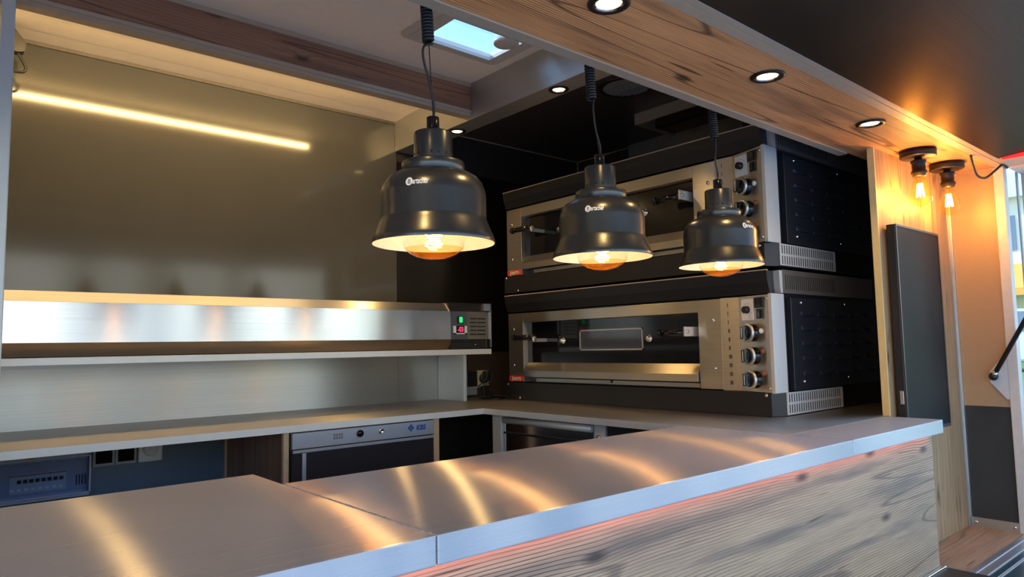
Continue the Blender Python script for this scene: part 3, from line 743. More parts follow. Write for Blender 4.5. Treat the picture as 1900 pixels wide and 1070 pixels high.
    for k in range(10):
        f = 0.45; cx, cy = 2.2165 + 0.0055 * f, 1.4180 - 0.0705 * f
        zz = 0.135 - k * 0.0305 + d
        for dx in (-0.004, 0.0, 0.004)[: 1 + (k > 2) + (k > 5)]:
            ax, ay = cx + 0.078 * dx + nx * 0.0005, cy - 0.997 * dx + ny * 0.0005
            vs4 = [bm.verts.new(V(ax + 0.078 * s_ * 0.0012, ay - 0.997 * s_ * 0.0012, zz + h_)) for s_, h_ in ((-1, -0.008), (1, -0.008), (1, 0.006), (-1, 0.006))]
            bm.faces.new(vs4)
    obj('scale_mark', bm, ink, st)
    bm = B(); prism(bm, [(2.2220, 1.3470), (2.1800, 1.2130), (2.1840, 1.2130), (2.2655, 1.3470)], 'Z', -0.168 + d, 0.160 + d)
    cp = obj('control_panel', bm, steel_oven, t)
    bm = B(); prism(bm, [(2.1800, 1.2128), (2.1795, 1.2010), (2.2640, 1.2010), (2.2655, 1.2128)], 'Z', -0.170 + d, 0.163 + d)
    obj('panel_side', bm, satin, t)
    def pt(tt, off, z): q = A + tv * tt + nv * off; return (q.x, q.y, z + d)
    ang = (nv.x, nv.y, 0)
    for i, (tt, zz) in enumerate(((0.065, 0.033), (0.067, -0.046), (0.069, -0.126))):
        bm = B(); lathe(bm, [(0.030, 0), (0.030, 0.006), (0.026, 0.012), (0.0245, 0.030), (0.022, 0.033), (0, 0.033)], pt(tt, 0, zz), ang, 36)
        kn = obj('knob', bm, black_gloss, cp)
        bm = B(); lathe(bm, [(0.0318, 0.0250), (0.0325, 0.0290), (0.0300, 0.0330), (0.0235, 0.0330), (0.0230, 0.0300)], pt(tt, 0, zz), ang, 36)
        tag(obj('dial_ring', bm, alu, kn), 'grey metal dial ring')
        bm = B()
        q0 = A + tv * tt
        pts = [(q0 + tv * a_ + nv * b_) for a_, b_ in ((-0.0095, 0.032), (0.0095, 0.032), (0.0075, 0.052), (-0.0075, 0.052))]
        prism(bm, [(p.x, p.y) for p in pts], 'Z', zz - 0.021 + d, zz + 0.021 + d)
        obj('grip', bm, black_gloss, kn)
        bm = B(); pts = [(q0 + tv * a_ + nv * b_) for a_, b_ in ((-0.001, 0.052), (0.0012, 0.052), (0.0012, 0.0528), (-0.001, 0.0528))]
        prism(bm, [(p.x, p.y) for p in pts], 'Z', zz - 0.018 + d, zz + 0.018 + d); obj('pointer_line', bm, white_print, kn)
    def plate(bm, t0, t1, z0, z1, off0, off1):
        pts = [A + tv * t0 + nv * off0, A + tv * t1 + nv * off0, A + tv * t1 + nv * off1, A + tv * t0 + nv * off1]
        prism(bm, [(p.x, p.y) for p in pts], 'Z', z0 + d, z1 + d)
    bm = B(); plate(bm, 0.014, 0.073, 0.077, 0.150, 0.0005, 0.003); th = tag(obj('thermostat', bm, white_print, cp), 'white thermostat plate')
    bm = B(); lathe(bm, [(0.013, 0), (0.012, 0.016), (0.009, 0.017), (0, 0.017)], pt(0.044, 0.003, 0.113), ang, 24); obj('dial', bm, black_plastic, th)
    bm = B()
    for k in range(9):
        a = math.radians(-30 + k * 30); c1 = pt(0.044 + 0.021 * math.cos(a), 0.0034, 0.113 + 0.021 * math.sin(a) * 1.1)
        cyl(bm, c1, ang, 0.0014, 0.0004, 8)
    obj('scale_mark', bm, ink, th)
    for z0, z1, t0, t1 in ((0.117, 0.153, 0.080, 0.120), (0.080, 0.113, 0.089, 0.116)):
        bm = B(); plate(bm, t0, t1, z0, z1, 0.0005, 0.005); sw = obj('rocker_switch', bm, black_plastic, cp)
        bm = B(); plate(bm, t0 + 0.008, t1 - 0.008, z0 + 0.005, z1 - 0.005, 0.005, 0.009); obj('rocker', bm, black_gloss, sw)
    for i, (tt, zz) in enumerate(((0.103, 0.038), (0.106, -0.030), (0.106, -0.105))):
        bm = B(); lathe(bm, [(0.0085, 0), (0.0085, 0.003), (0.0065, 0.005), (0, 0.007)], pt(tt, 0.0003, zz), ang, 20)
        tag(obj('indicator_lamp', bm, white_print if i == 0 else plain('indicator_%d%d' % (i, d > 0), (0.30, 0.10, 0.03), 0.2), cp), 'cream indicator lamp' if i == 0 else 'amber indicator lamp')
    for tt, zz in ((0.132, 0.147), (0.132, -0.153)):
        bm = B(); lathe(bm, [(0.006, 0), (0.005, 0.002), (0, 0.003)], pt(tt, 0.0003, zz), ang, 12); obj('screw', bm, chrome, cp)
    # louvred side panel
    bm = B(); box(bm, 2.302, 2.996, 1.196, 1.2145, -0.167 + d, 0.152 + d, 0.0015)
    for r_ in range(5):
        for k in range(6):
            x0 = 2.366 + 0.1255 * k; x1 = min(x0 + 0.095, 2.99); zz = 0.108 - 0.0525 * r_ + d
            if x0 > 2.95: continue
            n_ = 6
            top = [bm.verts.new(V(x0 + (x1 - x0) * i / n_, 1.1962, zz)) for i in range(n_ + 1)]
            bot = [bm.verts.new(V(x0 + (x1 - x0) * i / n_, 1.1962 - 0.009 * math.sin(PI * (0.08 + 0.84 * i / n_)), zz - 0.017)) for i in range(n_ + 1)]
            lip = [bm.verts.new(V(x0 + (x1 - x0) * i / n_, 1.1962, zz - 0.0175)) for i in range(n_ + 1)]
            for i in range(n_):
                f = bm.faces.new((top[i], bot[i], bot[i + 1], top[i + 1])); f.smooth = True
                bm.faces.new((bot[i], lip[i], lip[i + 1], bot[i + 1]))
            bm.faces.new((top[0], lip[0], bot[0])); bm.faces.new((top[-1], bot[-1], lip[-1]))
    sp = obj('louvred_panel', bm, black_panel, t)
    for x_, z_ in ((2.374, 0.136), (2.718, 0.138), (2.372, -0.138), (2.716, -0.136)):
        bm = B(); lathe(bm, [(0.006, 0), (0.005, 0.003), (0, 0.004)], (x_, 1.196, z_ + d), (0, -1, 0), 12); obj('screw', bm, chrome, sp)
    # black fascia above the front, flaring outwards to its top lip
    bm = B(); prism(bm, [(2.2640, 0.1665 + d), (2.2190, 0.1665 + d), (2.2140, 0.182 + d), (2.2060, 0.205 + d), (2.2000, 0.2435 + d), (2.2640, 0.2435 + d)], 'Y', 1.226, YE + 0.004)
    ho = obj('fascia', bm, black_paint, t)
    bm = B(); box(bm, 2.1990, 2.2120, 1.226, YE + 0.004, 0.2436 + d, 0.2475 + d); obj('lip', bm, alu_matt, ho)
    bm = B(); prism(bm, [(2.2640, 0.1665 + d), (2.2520, 0.1665 + d), (2.2480, 0.182 + d), (2.2440, 0.2435 + d), (2.2640, 0.2435 + d)], 'Y', 1.203, 1.2255); obj('fascia_end', bm, satin, ho)
    bm = B(); box(bm, 2.2645, 2.998, 1.203, YE - 0.01, 0.1665 + d, 0.2475 + d); obj('top_casing', bm, casing, t)
    bm = B()
    for k in range(26):
        xx = 2.285 + k * 0.0145
        box(bm, xx, xx + 0.004, 1.2022, 1.2032, 0.180 + d, 0.230 + d)
    obj('vent_slot', bm, rubber, t)
    return t
oven(0.0, 'lower pizza oven deck standing on the steel worktop')
oven(0.508, 'upper pizza oven deck stacked on the lower oven')

# extraction parts above the ovens
t = thing('extraction_hood', (2.66, 1.6, 0.98), 'steel extraction hood with dark light box under the black ceiling', 'hood')
bm = B(); box(bm, 2.60, 2.615, 1.06, 2.088, 1.046, ZT - 0.0005); box(bm, 2.615, 2.9, 2.073, 2.088, 1.046, ZT - 0.0005); obj('skirt', bm, alu_matt, t)
bm = B(); box(bm, 2.604, 2.75, 1.08, 1.97, 1.005, 1.0455); lb = obj('light_box', bm, steel_dark, t)
bm = B(); box(bm, 2.62, 2.74, 1.10, 1.95, 1.001, 1.0048); obj('lens', bm, black_gloss, lb)
bm = B(); box(bm, 2.985, XR - 0.0005, 1.746, 2.447, 0.76, ZT - 0.001)
tag(obj('flue_panel', bm, steel_y), 'brown reflecting steel flue panel on the wall above the ovens', 'panel')
t = thing('ceiling_vent', (2.29, 1.875, ZT - 0.01), 'round slatted vent in the black ceiling', 'vent')
bm = B(); lathe(bm, [(0.125, -0.0005), (0.122, -0.006), (0.105, -0.008), (0.098, -0.004)], (2.29, 1.875, ZT), segs=48); obj('rim', bm, black_plastic, t)
bm = B()
for k in range(-6, 7):
    xx = 2.29 + k * 0.0155; hl = math.sqrt(max(0.0, 0.100 ** 2 - (k * 0.0155) ** 2))
    prism(bm, [(xx - 0.0045, ZT - 0.007), (xx + 0.0045, ZT - 0.007), (xx + 0.0045, ZT - 0.002), (xx - 0.0045, ZT - 0.002)], 'Y', 1.875 - hl, 1.875 + hl)
obj('slat', bm, plain('grey_vent_slats', (0.25, 0.24, 0.24), 0.5), t)

# ------------------------------------------------------------------ prep shelf and chilled topping unit
bm = B(); box(bm, 0.1845, 2.030, 2.50, YB - 0.005, -0.031, -0.0075, 0.0015)
tag(obj('prep_shelf', bm, alu_light), 'long pale shelf under the chilled topping unit', 'shelf')
bm = B(); box(bm, 1.985, 2.003, 2.655, YB - 0.005, ZC + 0.0005, -0.0315, 0.001)
tag(obj('shelf_support', bm, alu_light), 'pale upright board holding the right end of the shelf', 'support')
t = thing('topping_unit', (1.1, 2.68, -0.007), 'long steel chilled topping unit standing on the pale shelf', 'chiller')
bm = B(); box(bm, 0.1845, 2.028, 2.508, 2.86, 0.037, 0.1605, 0.001); obj('body', bm, steel_x, t)
bm = B(); prism(bm, [(2.503, 0.0365), (2.530, -0.005), (2.85, -0.005), (2.85, 0.0365)], 'X', 0.1845, 1.81); obj('plinth', bm, brushed('plinth_steel', 'X', (0.36, 0.27, 0.19), 0.05, 0.3), t)  # brown of the reflected surroundings is put into the steel colour
bm = B(); box(bm, 0.1845, 1.803, 2.500, 2.5078, 0.037, 0.1605); obj('front_panel', bm, steel_unit, t)
bm = B(); prism(bm, [(2.500, 0.161), (2.530, 0.194), (2.545, 0.196), (2.85, 0.196), (2.85, 0.161)], 'X', 0.1845, 1.790); obj('lid', bm, steel_x, t)
bm = B(); prism(bm, [(2.4985, 0.161), (2.5285, 0.196), (2.56, 0.198), (2.56, 0.161)], 'X', 1.7905, 1.797); obj('lid_end', bm, alu_matt, t)
bm = B(); box(bm, 1.799, 2.020, 2.512, 2.85, 0.1608, 0.199); obj('compressor_cover', bm, steel_dark, t)
bm = B(); box(bm, 1.99, 2.034, 2.502, 2.54, 0.166, 0.198); box(bm, 2.0285, 2.033, 2.502, 2.84, 0.0, 0.199); obj('end_bracket', bm, alu, t)
bm = B(); box(bm, 1.8045, 1.894, 2.4985, 2.5078, 0.038, 0.160); cp = obj('control_plate', bm, grey_plastic, t)
bm = B(); box(bm, 1.835, 1.850, 2.495, 2.4984, 0.107, 0.138); box(bm, 1.863, 1.866, 2.495, 2.4984, 0.107, 0.138); rk = obj('rocker_switch', bm, black_plastic, cp)
bm = B(); box(bm, 1.8455, 1.863, 2.4935, 2.4984, 0.111, 0.135); tag(obj('rocker', bm, green_e, rk), 'lit green rocker')
bm = B(); box(bm, 1.814, 1.828, 2.495, 2.4984, 0.060, 0.096); box(bm, 1.874, 1.888, 2.495, 2.4984, 0.060, 0.096); box(bm, 1.814, 1.888, 2.495, 2.4984, 0.060, 0.0645); ds = tag(obj('display_frame', bm, white_plastic, cp), 'pale thermostat frame')
bm = B(); box(bm, 1.8285, 1.8735, 2.4955, 2.4984, 0.065, 0.0965); obj('display', bm, black_gloss, ds)
bm = B(); text_mesh(bm, '-03', 0.030, lambda tx, ty: (1.852 + tx, 2.4950, 0.0705 + ty), bold=0.0006, width=0.8); obj('digits', bm, disp_e, ds)
bm = B(); box(bm, 1.8955, 2.012, 2.5005, 2.5078, 0.038, 0.160); gp = obj('grille', bm, brushed('grille_steel', 'X', (0.5, 0.44, 0.34), 0.06, 0.3), t)
bm = B()
for k in range(5):
    z_ = 0.056 + 0.0175 * k
    for xa, xb in ((1.908, 1.944), (1.949, 1.996)): box(bm, xa, xb, 2.4990, 2.5004, z_, z_ + 0.006)
obj('slot', bm, rubber, gp)
bm = B(); box(bm, 1.812, 2.02, 2.520, 2.84, -0.004, 0.0365); vp = obj('vent_base', bm, steel_dark, t)
bm = B(); box(bm, 1.822, 1.96, 2.5165, 2.5198, 0.022, 0.027); box(bm, 1.815, 1.97, 2.5165, 2.5198, 0.006, 0.010); obj('slot', bm, rubber, vp)
for z_ in (0.012, 0.026):
    bm = B(); cyl(bm, (1.952, 2.5198, z_), (0, -1, 0), 0.004, 0.003, 10); obj('screw', bm, chrome, vp)

# corner bits: sockets, cables, black dish
t = thing('wall_socket', (2.24, YB, -0.197), 'pale wall socket with black plug in the dark corner', 'socket')
bm = B(); box(bm, 2.206, 2.288, YB - 0.03, YB - 0.0035, -0.197, -0.118, 0.004); obj('plate', bm, plain('cream_socket', (0.42, 0.38, 0.28), 0.45), t)
bm = B(); cyl(bm, (2.247, YB - 0.0305, -0.158), (0, -1, 0), 0.026, 0.012, 24); box(bm, 2.232, 2.272, YB - 0.075, YB - 0.043, -0.172, -0.120, 0.006); obj('plug', bm, rubber, t)
t = thing('cable_box', (2.17, YB, -0.24), 'black cable box on a small pale bracket behind the shelf support', 'box')
bm = B(); box(bm, 2.130, 2.196, YB - 0.05, YB - 0.0035, -0.196, -0.118, 0.003); obj('housing', bm, black_plastic, t)
bm = B(); box(bm, 2.11, 2.205, YB - 0.06, YB - 0.0035, -0.203, -0.1965); box(bm, 2.13, 2.215, YB - 0.02, YB - 0.0035, -0.24, -0.2035); obj('bracket', bm, plain('grey_bracket', (0.30, 0.30, 0.27), 0.45), t)
bm = B(); lathe(bm, [(0, 0), (0.062, 0), (0.066, 0.003), (0.064, 0.006), (0.03, 0.008), (0.014, 0.012), (0.0, 0.013)], (2.180, 2.68, ZC + 0.0005), segs=36)
tag(obj('cable_stand', bm, black_gloss), 'flat black round cable foot on the worktop corner', 'cable foot')
bm = B(); tube(bm, smooth_path([(2.04, 2.60, 0.02), (2.105, 2.62, -0.02), (2.135, 2.65, -0.09), (2.125, 2.67, -0.16), (2.10, 2.69, -0.19), (2.115, 2.69, -0.248)], 8), 0.003, 8)
tube(bm, smooth_path([(2.15, 2.70, -0.185), (2.185, 2.70, -0.165), (2.19, 2.70, -0.13), (2.165, 2.70, -0.11), (2.14, 2.70, -0.15), (2.135, 2.69, -0.248)], 8), 0.0025, 8)
tag(obj('power_cable', bm, rubber), 'thin black cables hanging from the topping unit in the corner', 'cable')

# ------------------------------------------------------------------ under the back worktop
t = thing('dishwasher', (1.28, 2.55, -1.1), 'undercounter steel dishwasher with pale blue control strip below the back worktop', 'dishwasher')
bm = B(); box(bm, 0.990, 1.563, 2.300, 2.82, -1.10, -0.276); obj('body', bm, steel_dark, t)
bm = B(); box(bm, 0.992, 1.562, 2.2855, 2.2995, -0.330, -0.277, 0.001); cs = obj('control_strip', bm, panel_blue, t)
bm = B(); cyl(bm, (1.243, 2.2855, -0.299), (0, -1, 0), 0.0125, 0.006, 24); obj('dial', bm, black_gloss, cs)
bm = B(); lathe(bm, [(0.0105, 0), (0.0105, 0.003), (0.007, 0.005), (0.0055, 0.003), (0, 0.003)], (1.330, 2.2855, -0.2985), (0, -1, 0), 24); obj('button', bm, chrome, cs)
bm = B()
for k in range(4):
    for q in range(2): box(bm, 1.141 + 0.0095 * k, 1.1475 + 0.0095 * k, 2.2848, 2.2854, -0.310 + 0.0105 * q, -0.302 + 0.0105 * q)
tag(obj('display', bm, plain('grey_print', (0.16, 0.17, 0.19), 0.5), cs), 'small printed symbols')
bm = B(); text_mesh(bm, 'KBS', 0.025, lambda tx, ty: (1.503 + tx, 2.2848, -0.3085 + ty), bold=0.0012, width=1.0, shear=0.15)
for i, j in ((0, 1), (1, 0), (-1, 0), (0, -1)):
    c1x, c1z, h = 1.4575 + i * 0.0078, -0.2985 + j * 0.0078, 0.0069
    bm.faces.new([bm.verts.new(V(c1x + a_ * h, 2.2848, c1z + b_ * h)) for a_, b_ in ((1, 0), (0, 1), (-1, 0), (0, -1))])
obj('lettering', bm, blue_print, cs)
bm = B(); box(bm, 0.992, 1.562, 2.2870, 2.2995, -1.05, -0.3335, 0.001); dd = obj('door', bm, plain('dishwasher_door', (0.085, 0.08, 0.085), 0.22, 0.7), t)  # dark reflection of the counter's back is put into the door colour
bm = B(); box(bm, 0.992, 1.560, 2.2790, 2.2868, -0.3440, -0.3336, 0.0015); obj('handle_lip', bm, panel_blue, dd)
bm = B(); box(bm, 1.026, 1.040, 2.2835, 2.2868, -1.05, -0.346); obj('door_reflection_strip', bm, alu, dd)  # pale strip stands in for a vertical reflection on the door
for x0, x1, lab in ((0.964, 0.9875, 'dark walnut cabinet side left of the dishwasher'), (1.567, 1.598, 'narrow wooden cabinet side right of the dishwasher')):
    bm = B(); box(bm, x0, x1, 2.305, YB - 0.021, FL + 0.0005, -0.271)
    c_ = tag(obj('cabinet_board', bm, wood_cab), lab, 'cabinet board', 'wooden cabinet boards beside the dishwasher')
    bm = B(); box(bm, x0 + 0.004, x1 - 0.001, 2.301, 2.3048, FL + 0.001, -0.2715); tag(obj('edge_band', bm, oak_edge, c_), 'light wood edge band')
bm = B(); box(bm, 0.9545, 0.9635, 2.83, 2.849, FL + 0.0005, -0.271); tag(obj('corner_strip', bm, alu_matt), 'thin metal strip where walnut side meets blue-grey sheet', 'strip')
bm = B(); box(bm, 1.60, 2.9, 2.62, 2.64, FL + 0.0005, -0.271); tag(obj('backing_board', bm, black_wall), 'black inner back of the corner cabinet', 'board')
# fuse box
t = thing('fuse_box', (0.36, 2.82, -0.49), 'grey fuse box with smoked cover below the back worktop', 'fuse box')
YF = 2.80
bm = B(); box(bm, 0.1845, 0.494, YF, 2.8495, -0.478, -0.285, 0.002)
hs = obj('housing', bm, fuse_grey, t)
bm = B(); box(bm, 0.222, 0.486, YF - 0.004, YF - 0.0003, -0.455, -0.352); obj('breaker_plate', bm, plain('breaker_plate_grey', (0.34, 0.38, 0.45), 0.45), hs)
bm = B(); box(bm, 0.268, 0.424, YF - 0.008, YF - 0.0042, -0.445, -0.384)
br = obj('breaker_row', bm, plain('breaker_grey', (0.52, 0.54, 0.56), 0.4), hs)
bm = B()
for k in range(8): box(bm, 0.288 + 0.0166 * k, 0.2985 + 0.0166 * k, YF - 0.014, YF - 0.0082, -0.412, -0.401)
obj('toggle', bm, black_plastic, br)
bm = B()
for k in range(8): box(bm, 0.270 + 0.0192 * k, 0.280 + 0.0192 * k, YF - 0.0088, YF - 0.0082, -0.437, -0.429)
obj('tag_label', bm, white_print, br)
bm = B(); box(bm, 0.268, 0.424, YF - 0.0088, YF - 0.0082, -0.3895, -0.3865); obj('red_line', bm, plain('dull_red', (0.25, 0.05, 0.05), 0.5), br)
bm = B()
for k in range(4): box(bm, 0.452 + 0.0085 * k, 0.456 + 0.0085 * k, YF - 0.0050, YF - 0.0042, -0.438, -0.404)
obj('blank_slot', bm, ink, hs)
bm = B(); box(bm, 0.214, 0.490, YF - 0.030, YF - 0.028, -0.458, -0.342); dr = obj('cover', bm, smoke_glass, t)
bm = B(); box(bm, 0.214, 0.490, YF - 0.032, YF - 0.0275, -0.463, -0.4585); box(bm, 0.214, 0.490, YF - 0.032, YF - 0.0275, -0.3415, -0.337); box(bm, 0.4865, 0.4915, YF - 0.032, YF - 0.001, -0.463, -0.337); obj('cover_frame', bm, fuse_grey, dr)
bm = B(); bm.faces.new([bm.verts.new(V(0.322 + 0.013 * math.cos(a), YF - 0.0006, -0.333 + 0.013 * math.sin(a))) for a in [2 * PI * k / 24 for k in range(24)]]); obj('warning_sticker', bm, yellow_label, hs)
# switches
YW = YB - 0.02
for x0, lab in ((0.508, 'grey framed switch beside the fuse box'), (0.578, 'grey framed switch between its twin and the round dimmer')):
    t = thing('wall_switch', (x0 + 0.034, YW, -0.395), lab, 'switch', 'framed wall switches')
    bm = B(); box(bm, x0, x0 + 0.069, YW - 0.012, YW - 0.0003, -0.393, -0.316, 0.002); obj('frame', bm, grey_frame, t)
    bm = B(); box(bm, x0 + 0.009, x0 + 0.060, YW - 0.0145, YW - 0.0121, -0.382, -0.322); obj('rocker', bm, black_gloss, t)
t = thing('dimmer_switch', (0.692, YW, -0.395), 'white rotary dimmer on the blue-grey sheet', 'switch')
bm = B(); box(bm, 0.652, 0.733, YW - 0.014, YW - 0.0003, -0.393, -0.314, 0.004); obj('plate', bm, white_plastic, t)
bm = B(); lathe(bm, [(0.025, 0), (0.024, 0.010), (0.022, 0.012), (0, 0.012)], (0.692, YW - 0.014, -0.348), (0, -1, 0), 32); obj('knob', bm, white_plastic, t)

# ------------------------------------------------------------------ fridge under the oven worktop
t = thing('undercounter_fridge', (2.2, 1.9, -1.1), 'steel fridge with reflecting doors under the oven worktop', 'fridge')
bm = B(); box(bm, 1.870, 2.6, 1.33, 2.18, -1.10, -0.272); obj('body', bm, steel_dark, t)
bm = B(); box(bm, 1.835, 1.869, 1.700, 2.186, -1.05, -0.276, 0.002); d1 = obj('door', bm, steel_polish, t)
bm = B(); lathe(bm, [(0, 0), (0.013, 0), (0.013, 0.478), (0, 0.478)], (1.832, 2.182, -0.292), (0, -1, 0), 20); obj('handle_rail', bm, alu_light, d1)
bm = B(); box(bm, 1.8285, 1.8348, 1.703, 2.183, -0.345, -0.338); obj('seal', bm, rubber, d1)
bm = B(); box(bm, 1.832, 1.869, 1.645, 1.696, -1.05, -0.272, 0.002); st = tag(obj('stile', bm, alu_light, t), 'pale aluminium door post')
bm = B(); cyl(bm, (1.832, 1.672, -0.318), (-1, 0, 0), 0.008, 0.006, 16); box(bm, 1.826, 1.8318, 1.664, 1.690, -0.336, -0.330); obj('latch', bm, chrome, st)
bm = B(); box(bm, 1.840, 1.869, 1.335, 1.642, -1.05, -0.276); obj('dark_void_sheet', bm, black_panel, t)  # black sheet stands in for the dark void beyond the post
bm = B(); box(bm, 1.822, 1.850, 2.190, 2.246, FL + 0.0005, -0.271, 0.002)
tag(obj('corner_post', bm, alu_light), 'pale aluminium corner post under the worktop bend', 'post')

# ------------------------------------------------------------------ right side: screen, bulbs, cable, strut
t = thing('wall_screen', (2.74, 0.95, -0.32), 'black portrait screen mounted on the oak wall', 'screen')
bm = B(); box(bm, 2.526, 2.926, 0.930, 0.958, -0.318, 0.393, 0.002); hs = obj('housing', bm, black_plastic, t)
bm = B()
box(bm, 2.526, 2.533, 0.9265, 0.9299, -0.318, 0.393); box(bm, 2.919, 2.926, 0.9265, 0.9299, -0.318, 0.393); box(bm, 2.533, 2.919, 0.9265, 0.9299, 0.386, 0.393); box(bm, 2.533, 2.919, 0.9265, 0.9299, -0.318, -0.306)
obj('bezel', bm, plain('bezel_black', (0.03, 0.03, 0.032), 0.3), t)
bm = B(); box(bm, 2.533, 2.919, 0.9280, 0.9299, -0.306, 0.386); obj('display', bm, plain('screen_black', (0.008, 0.008, 0.010), 0.42, spec=0.08), t)
bm = B(); box(bm, 2.522, 2.5259, 0.934, 0.946, -0.215, -0.17, 0.001); obj('port_cover', bm, chrome, t)
bm = B(); box(bm, 2.62, 2.82, 0.958, 0.9648, -0.1, 0.2); obj('mount', bm, black_plastic, t)
def edison(x, label):
    y = 0.886
    t = thing('bulb_lamp', (x, y, 0.46), label, 'bulb lamp', 'amber bulb lamps on the soffit')
    bm = B(); lathe(bm, [(0, -0.0245), (0.0545, -0.0245), (0.0575, -0.022), (0.0575, -0.0005), (0, -0.0005)], (x, y, ZS), segs=48); obj('base', bm, bronze, t)
    o = (x, y, 0.566)
    bm = B(); lathe(bm, [(0, 0.0665), (0.012, 0.066), (0.012, 0.058), (0.016, 0.056), (0.0245, 0.055), (0.0250, 0.049), (0.0215, 0.047), (0.0215, 0.020), (0.0250, 0.018), (0.0255, 0.010), (0.0225, 0.009), (0.0210, 0.0), (0, 0.0)], o, segs=40)
    obj('socket', bm, bronze, t)
    bm = B(); lathe(bm, [(0.0165, 0.002), (0.0185, -0.010), (0.0235, -0.030), (0.0305, -0.056), (0.0352, -0.074), (0.0358, -0.081), (0.0335, -0.089), (0.0250, -0.098), (0.0120, -0.104), (0.0050, -0.107), (0.0, -0.109)], o, segs=40)
    bu = obj('bulb', bm, edison_glass, t)
    bm = B()
    for k in range(8):
        a = 2 * PI * k / 8; a2 = a + PI / 8
        r0, r1 = 0.0075, 0.0125
        tube(bm, [(x + r0 * math.cos(a), y + r0 * math.sin(a), 0.540), (x + r1 * math.cos(a2), y + r1 * math.sin(a2), 0.494)], 0.0011, 5)
        tube(bm, [(x + r1 * math.cos(a2), y + r1 * math.sin(a2), 0.494), (x + r0 * math.cos(a + PI / 4), y + r0 * math.sin(a + PI / 4), 0.540)], 0.0011, 5)
    obj('filament', bm, filament_e, bu)
    bm = B(); lathe(bm, [(0, 0.0), (0.006, 0.0), (0.004, -0.020), (0.0020, -0.024), (0.0016, -0.080), (0, -0.082)], o, segs=16); obj('stem', bm, clear_glass, bu)
    lamp('bulb_light', 'POINT', x, y, 0.512, 2.1, AMBER, 0.018)
edison(2.652, 'amber filament bulb lamp on the soffit, the one nearer the ovens')
edison(2.938, 'amber filament bulb lamp on the soffit, the one nearer the porch wall')
bm = B(); tube(bm, smooth_path([(2.86, 0.784, ZS - 0.004), (2.90, 0.79, ZS - 0.035), (2.955, 0.793, ZS - 0.062), (3.02, 0.785, ZS - 0.062), (3.07, 0.765, ZS - 0.03), (3.12, 0.755, ZS - 0.004), (3.17, 0.752, ZS - 0.008)], 8), 0.0042, 8)
tag(obj('power_lead', bm, rubber), 'black cable drooping from the soffit beside the porch', 'cable')
t = thing('gas_strut', (XP, 0.8, -0.17), 'black gas strut on a pale bracket plate at the porch edge', 'gas strut')
bm = B(); prism(bm, [(0.858, -0.128), (0.858, -0.170), (0.808, -0.232), (0.7995, -0.232), (0.7995, -0.055), (0.812, -0.070)], 'X', XP - 0.008, XP - 0.0003); obj('bracket', bm, plain('pale_bracket', (0.66, 0.66, 0.66), 0.4, 0.2), t)
bm = B(); cyl(bm, (XP - 0.008, 0.842, -0.146), (-1, 0, 0), 0.012, 0.012, 16); lathe(bm, [(0, 0.010), (0.014, 0.012), (0.016, 0.020), (0.012, 0.028), (0, 0.031)], (XP - 0.008, 0.842, -0.146), (-1, 0, 0), 20); obj('ball_joint', bm, black_plastic, t)
bm = B(); tube(bm, [(XP - 0.028, 0.842, -0.146), (XP - 0.030, 0.832, -0.128)], 0.009, 12); obj('end_cap', bm, chrome, t)
bm = B(); tube(bm, [(XP - 0.030, 0.834, -0.132), (XP - 0.055, 0.56, 0.36)], 0.0085, 14); obj('cylinder', bm, black_plastic, t)
bm = B(); tube(bm, [(XP - 0.0545, 0.562, 0.356), (XP - 0.070, 0.41, 0.637)], 0.0045, 10); cyl(bm, (XP - 0.070, 0.41, 0.632), (0, 0, 1), 0.011, 0.0145, 16); obj('piston_rod', bm, chrome, t)
bm = B(); box(bm, 3.002, 3.020, 0.25, 0.728, ZS - 0.006, ZS + 0.010, 0.003)
tag(obj('marker_light', bm, marker_e), 'red marker light strip on the hatch end', 'light')
bm = B(); box(bm, 3.0205, 3.148, 0.20, 0.7375, ZS - 0.010, ZS + 0.010)
tag(obj('hatch_end_cap', bm, alu_matt), 'beige grey end cap of the raised hatch beside the red marker light', 'end cap')

# black device and cable at the top left of the grey sheet
t = thing('cable_outlet', (0.23, 2.76, 0.93), 'black cable outlet with drooping cable at the upper left of the grey sheet', 'cable outlet')
bm = B(); prism(bm, [(0.214, 1.090), (0.262, 1.030), (0.256, 1.000), (0.235, 0.994), (0.200, 1.010)], 'Y', 2.735, 2.77); obj('housing', bm, black_plastic, t)
bm = B(); tube(bm, smooth_path([(0.238, 2.75, 0.998), (0.252, 2.75, 0.975), (0.263, 2.75, 0.950), (0.255, 2.75, 0.934), (0.228, 2.75, 0.932), (0.195, 2.75, 0.936)], 8), 0.0045, 8); obj('cable', bm, rubber, t)

# ------------------------------------------------------------------ outside
GZ = -1.60
bm = B()
nx_, ny_ = 40, 40
grid = [[None] * (ny_ + 1) for _ in range(nx_ + 1)]
for i in range(nx_ + 1):
    for j in range(ny_ + 1):
        X = -40 + 80 * i / nx_; Y = -40 + 80 * j / ny_
        rise = min(max((X - 5.0) / 9.0, 0), 1) * 0.92
        grid[i][j] = bm.verts.new(V(X, Y, GZ + rise))
for i in range(nx_):
    for j in range(ny_): bm.faces.new((grid[i][j], grid[i + 1][j], grid[i + 1][j + 1], grid[i][j + 1]))
m, nt, out = new_mat('lawn')
geo = N(nt, 'ShaderNodeNewGeometry')
n1 = N(nt, 'ShaderNodeTexNoise', {'Vector': geo.outputs['Position'], 'Scale': 1.5, 'Detail': 6.0})
sx = N(nt, 'ShaderNodeSeparateXYZ', {0: geo.outputs['Position']})
gm = N(nt, 'ShaderNodeMix', {0: n1.outputs[0], 6: (0.05, 0.15, 0.02, 1), 7: (0.14, 0.28, 0.04, 1)}, data_type='RGBA')
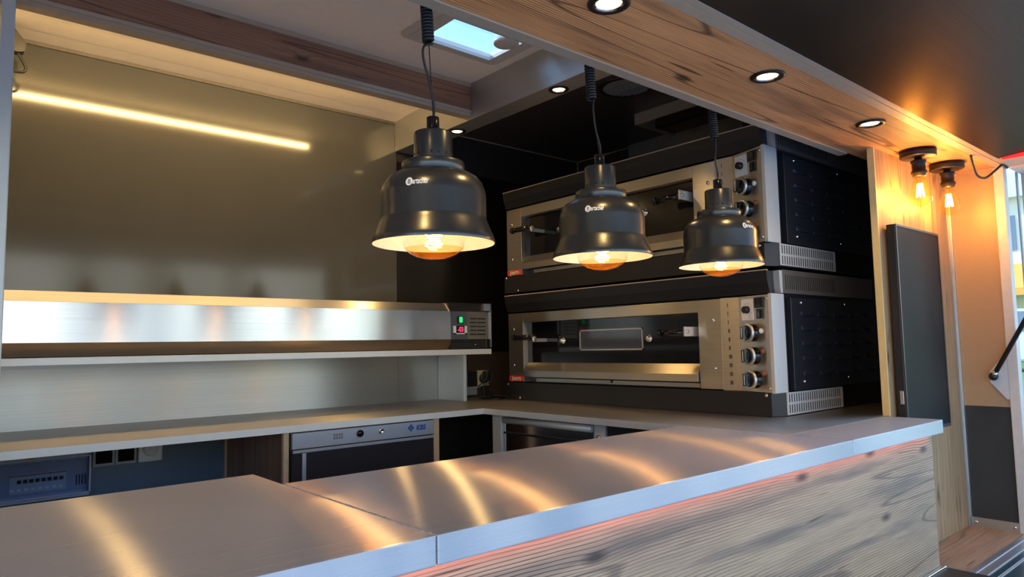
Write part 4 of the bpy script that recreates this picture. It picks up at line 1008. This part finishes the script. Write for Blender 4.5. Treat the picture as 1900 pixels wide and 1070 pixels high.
pv = N(nt, 'ShaderNodeMix', {0: n1.outputs[0], 6: (0.32, 0.35, 0.39, 1), 7: (0.40, 0.43, 0.47, 1)}, data_type='RGBA')
sel = N(nt, 'ShaderNodeMapRange', {0: sx.outputs[0], 1: 9.0, 2: 9.4})
fm = N(nt, 'ShaderNodeMix', {0: sel.outputs[0], 6: pv.outputs[2], 7: gm.outputs[2]}, data_type='RGBA')
p_ = N(nt, 'ShaderNodeBsdfPrincipled', {'Base Color': fm.outputs[2], 'Roughness': 0.9})
nt.links.new(p_.outputs[0], out.inputs[0])
struct('ground', bm, m, 'paved yard and green lawn outside the trailer', 'ground')
# parked pale car on the rise
car_paint = plain('pale_car_paint', (0.70, 0.74, 0.78), 0.25, 0.1)
car_glass = plain('car_window', (0.10, 0.16, 0.24), 0.08)
t = thing('car', (17.4, 3.9, -0.68), 'pale parked car seen through the side window', 'car')
bm = B(); prism(bm, [(1.9, -0.42), (1.95, -0.05), (2.6, 0.08), (3.3, 0.56), (4.9, 0.58), (5.7, 0.15), (6.1, 0.05), (6.15, -0.42)], 'X', 16.6, 18.2)
obj('body', bm, car_paint, t)
bm = B(); prism(bm, [(2.75, 0.12), (3.35, 0.50), (4.05, 0.52), (4.05, 0.12)], 'X', 16.58, 16.599); prism(bm, [(4.12, 0.12), (4.12, 0.52), (4.85, 0.52), (5.5, 0.15)], 'X', 16.58, 16.599); obj('window', bm, car_glass, t)
for y in (2.7, 5.3):
    bm = B(); lathe(bm, [(0, 0), (0.32, 0), (0.33, 0.02), (0.33, 0.2), (0, 0.2)], (16.78, y, -0.36), (-1, 0, 0), 28)
    wh = obj('wheel', bm, rubber, t)
    bm = B(); lathe(bm, [(0, 0), (0.2, 0), (0.18, 0.02), (0, 0.03)], (16.579, y, -0.36), (-1, 0, 0), 20); obj('hub_cap', bm, alu, wh)
t = thing('street_house', (27, 6.0, -0.7), 'pale house with orange awning beyond the parked car', 'house')
bm = B(); box(bm, 24, 32, 1.5, 10.5, -0.67, 4.0); obj('wall', bm, plain('pale_render', (0.72, 0.68, 0.58), 0.8), t)
bm = B(); prism(bm, [(1.2, 4.0), (6.0, 5.6), (10.8, 4.0)], 'X', 23.7, 32.3); obj('roof', bm, plain('pale_roof', (0.62, 0.66, 0.72), 0.6), t)
bm = B(); prism(bm, [(23.99, 2.1), (22.8, 1.35), (22.8, 1.15), (23.99, 1.9)], 'Y', 3.0, 9.0); obj('awning', bm, plain('orange_awning', (0.85, 0.36, 0.06), 0.7), t)
for y in (3.2, 5.6, 8.0):
    bm = B(); box(bm, 23.96, 23.999, y, y + 1.1, 2.5, 3.5); obj('window', bm, car_glass, t)
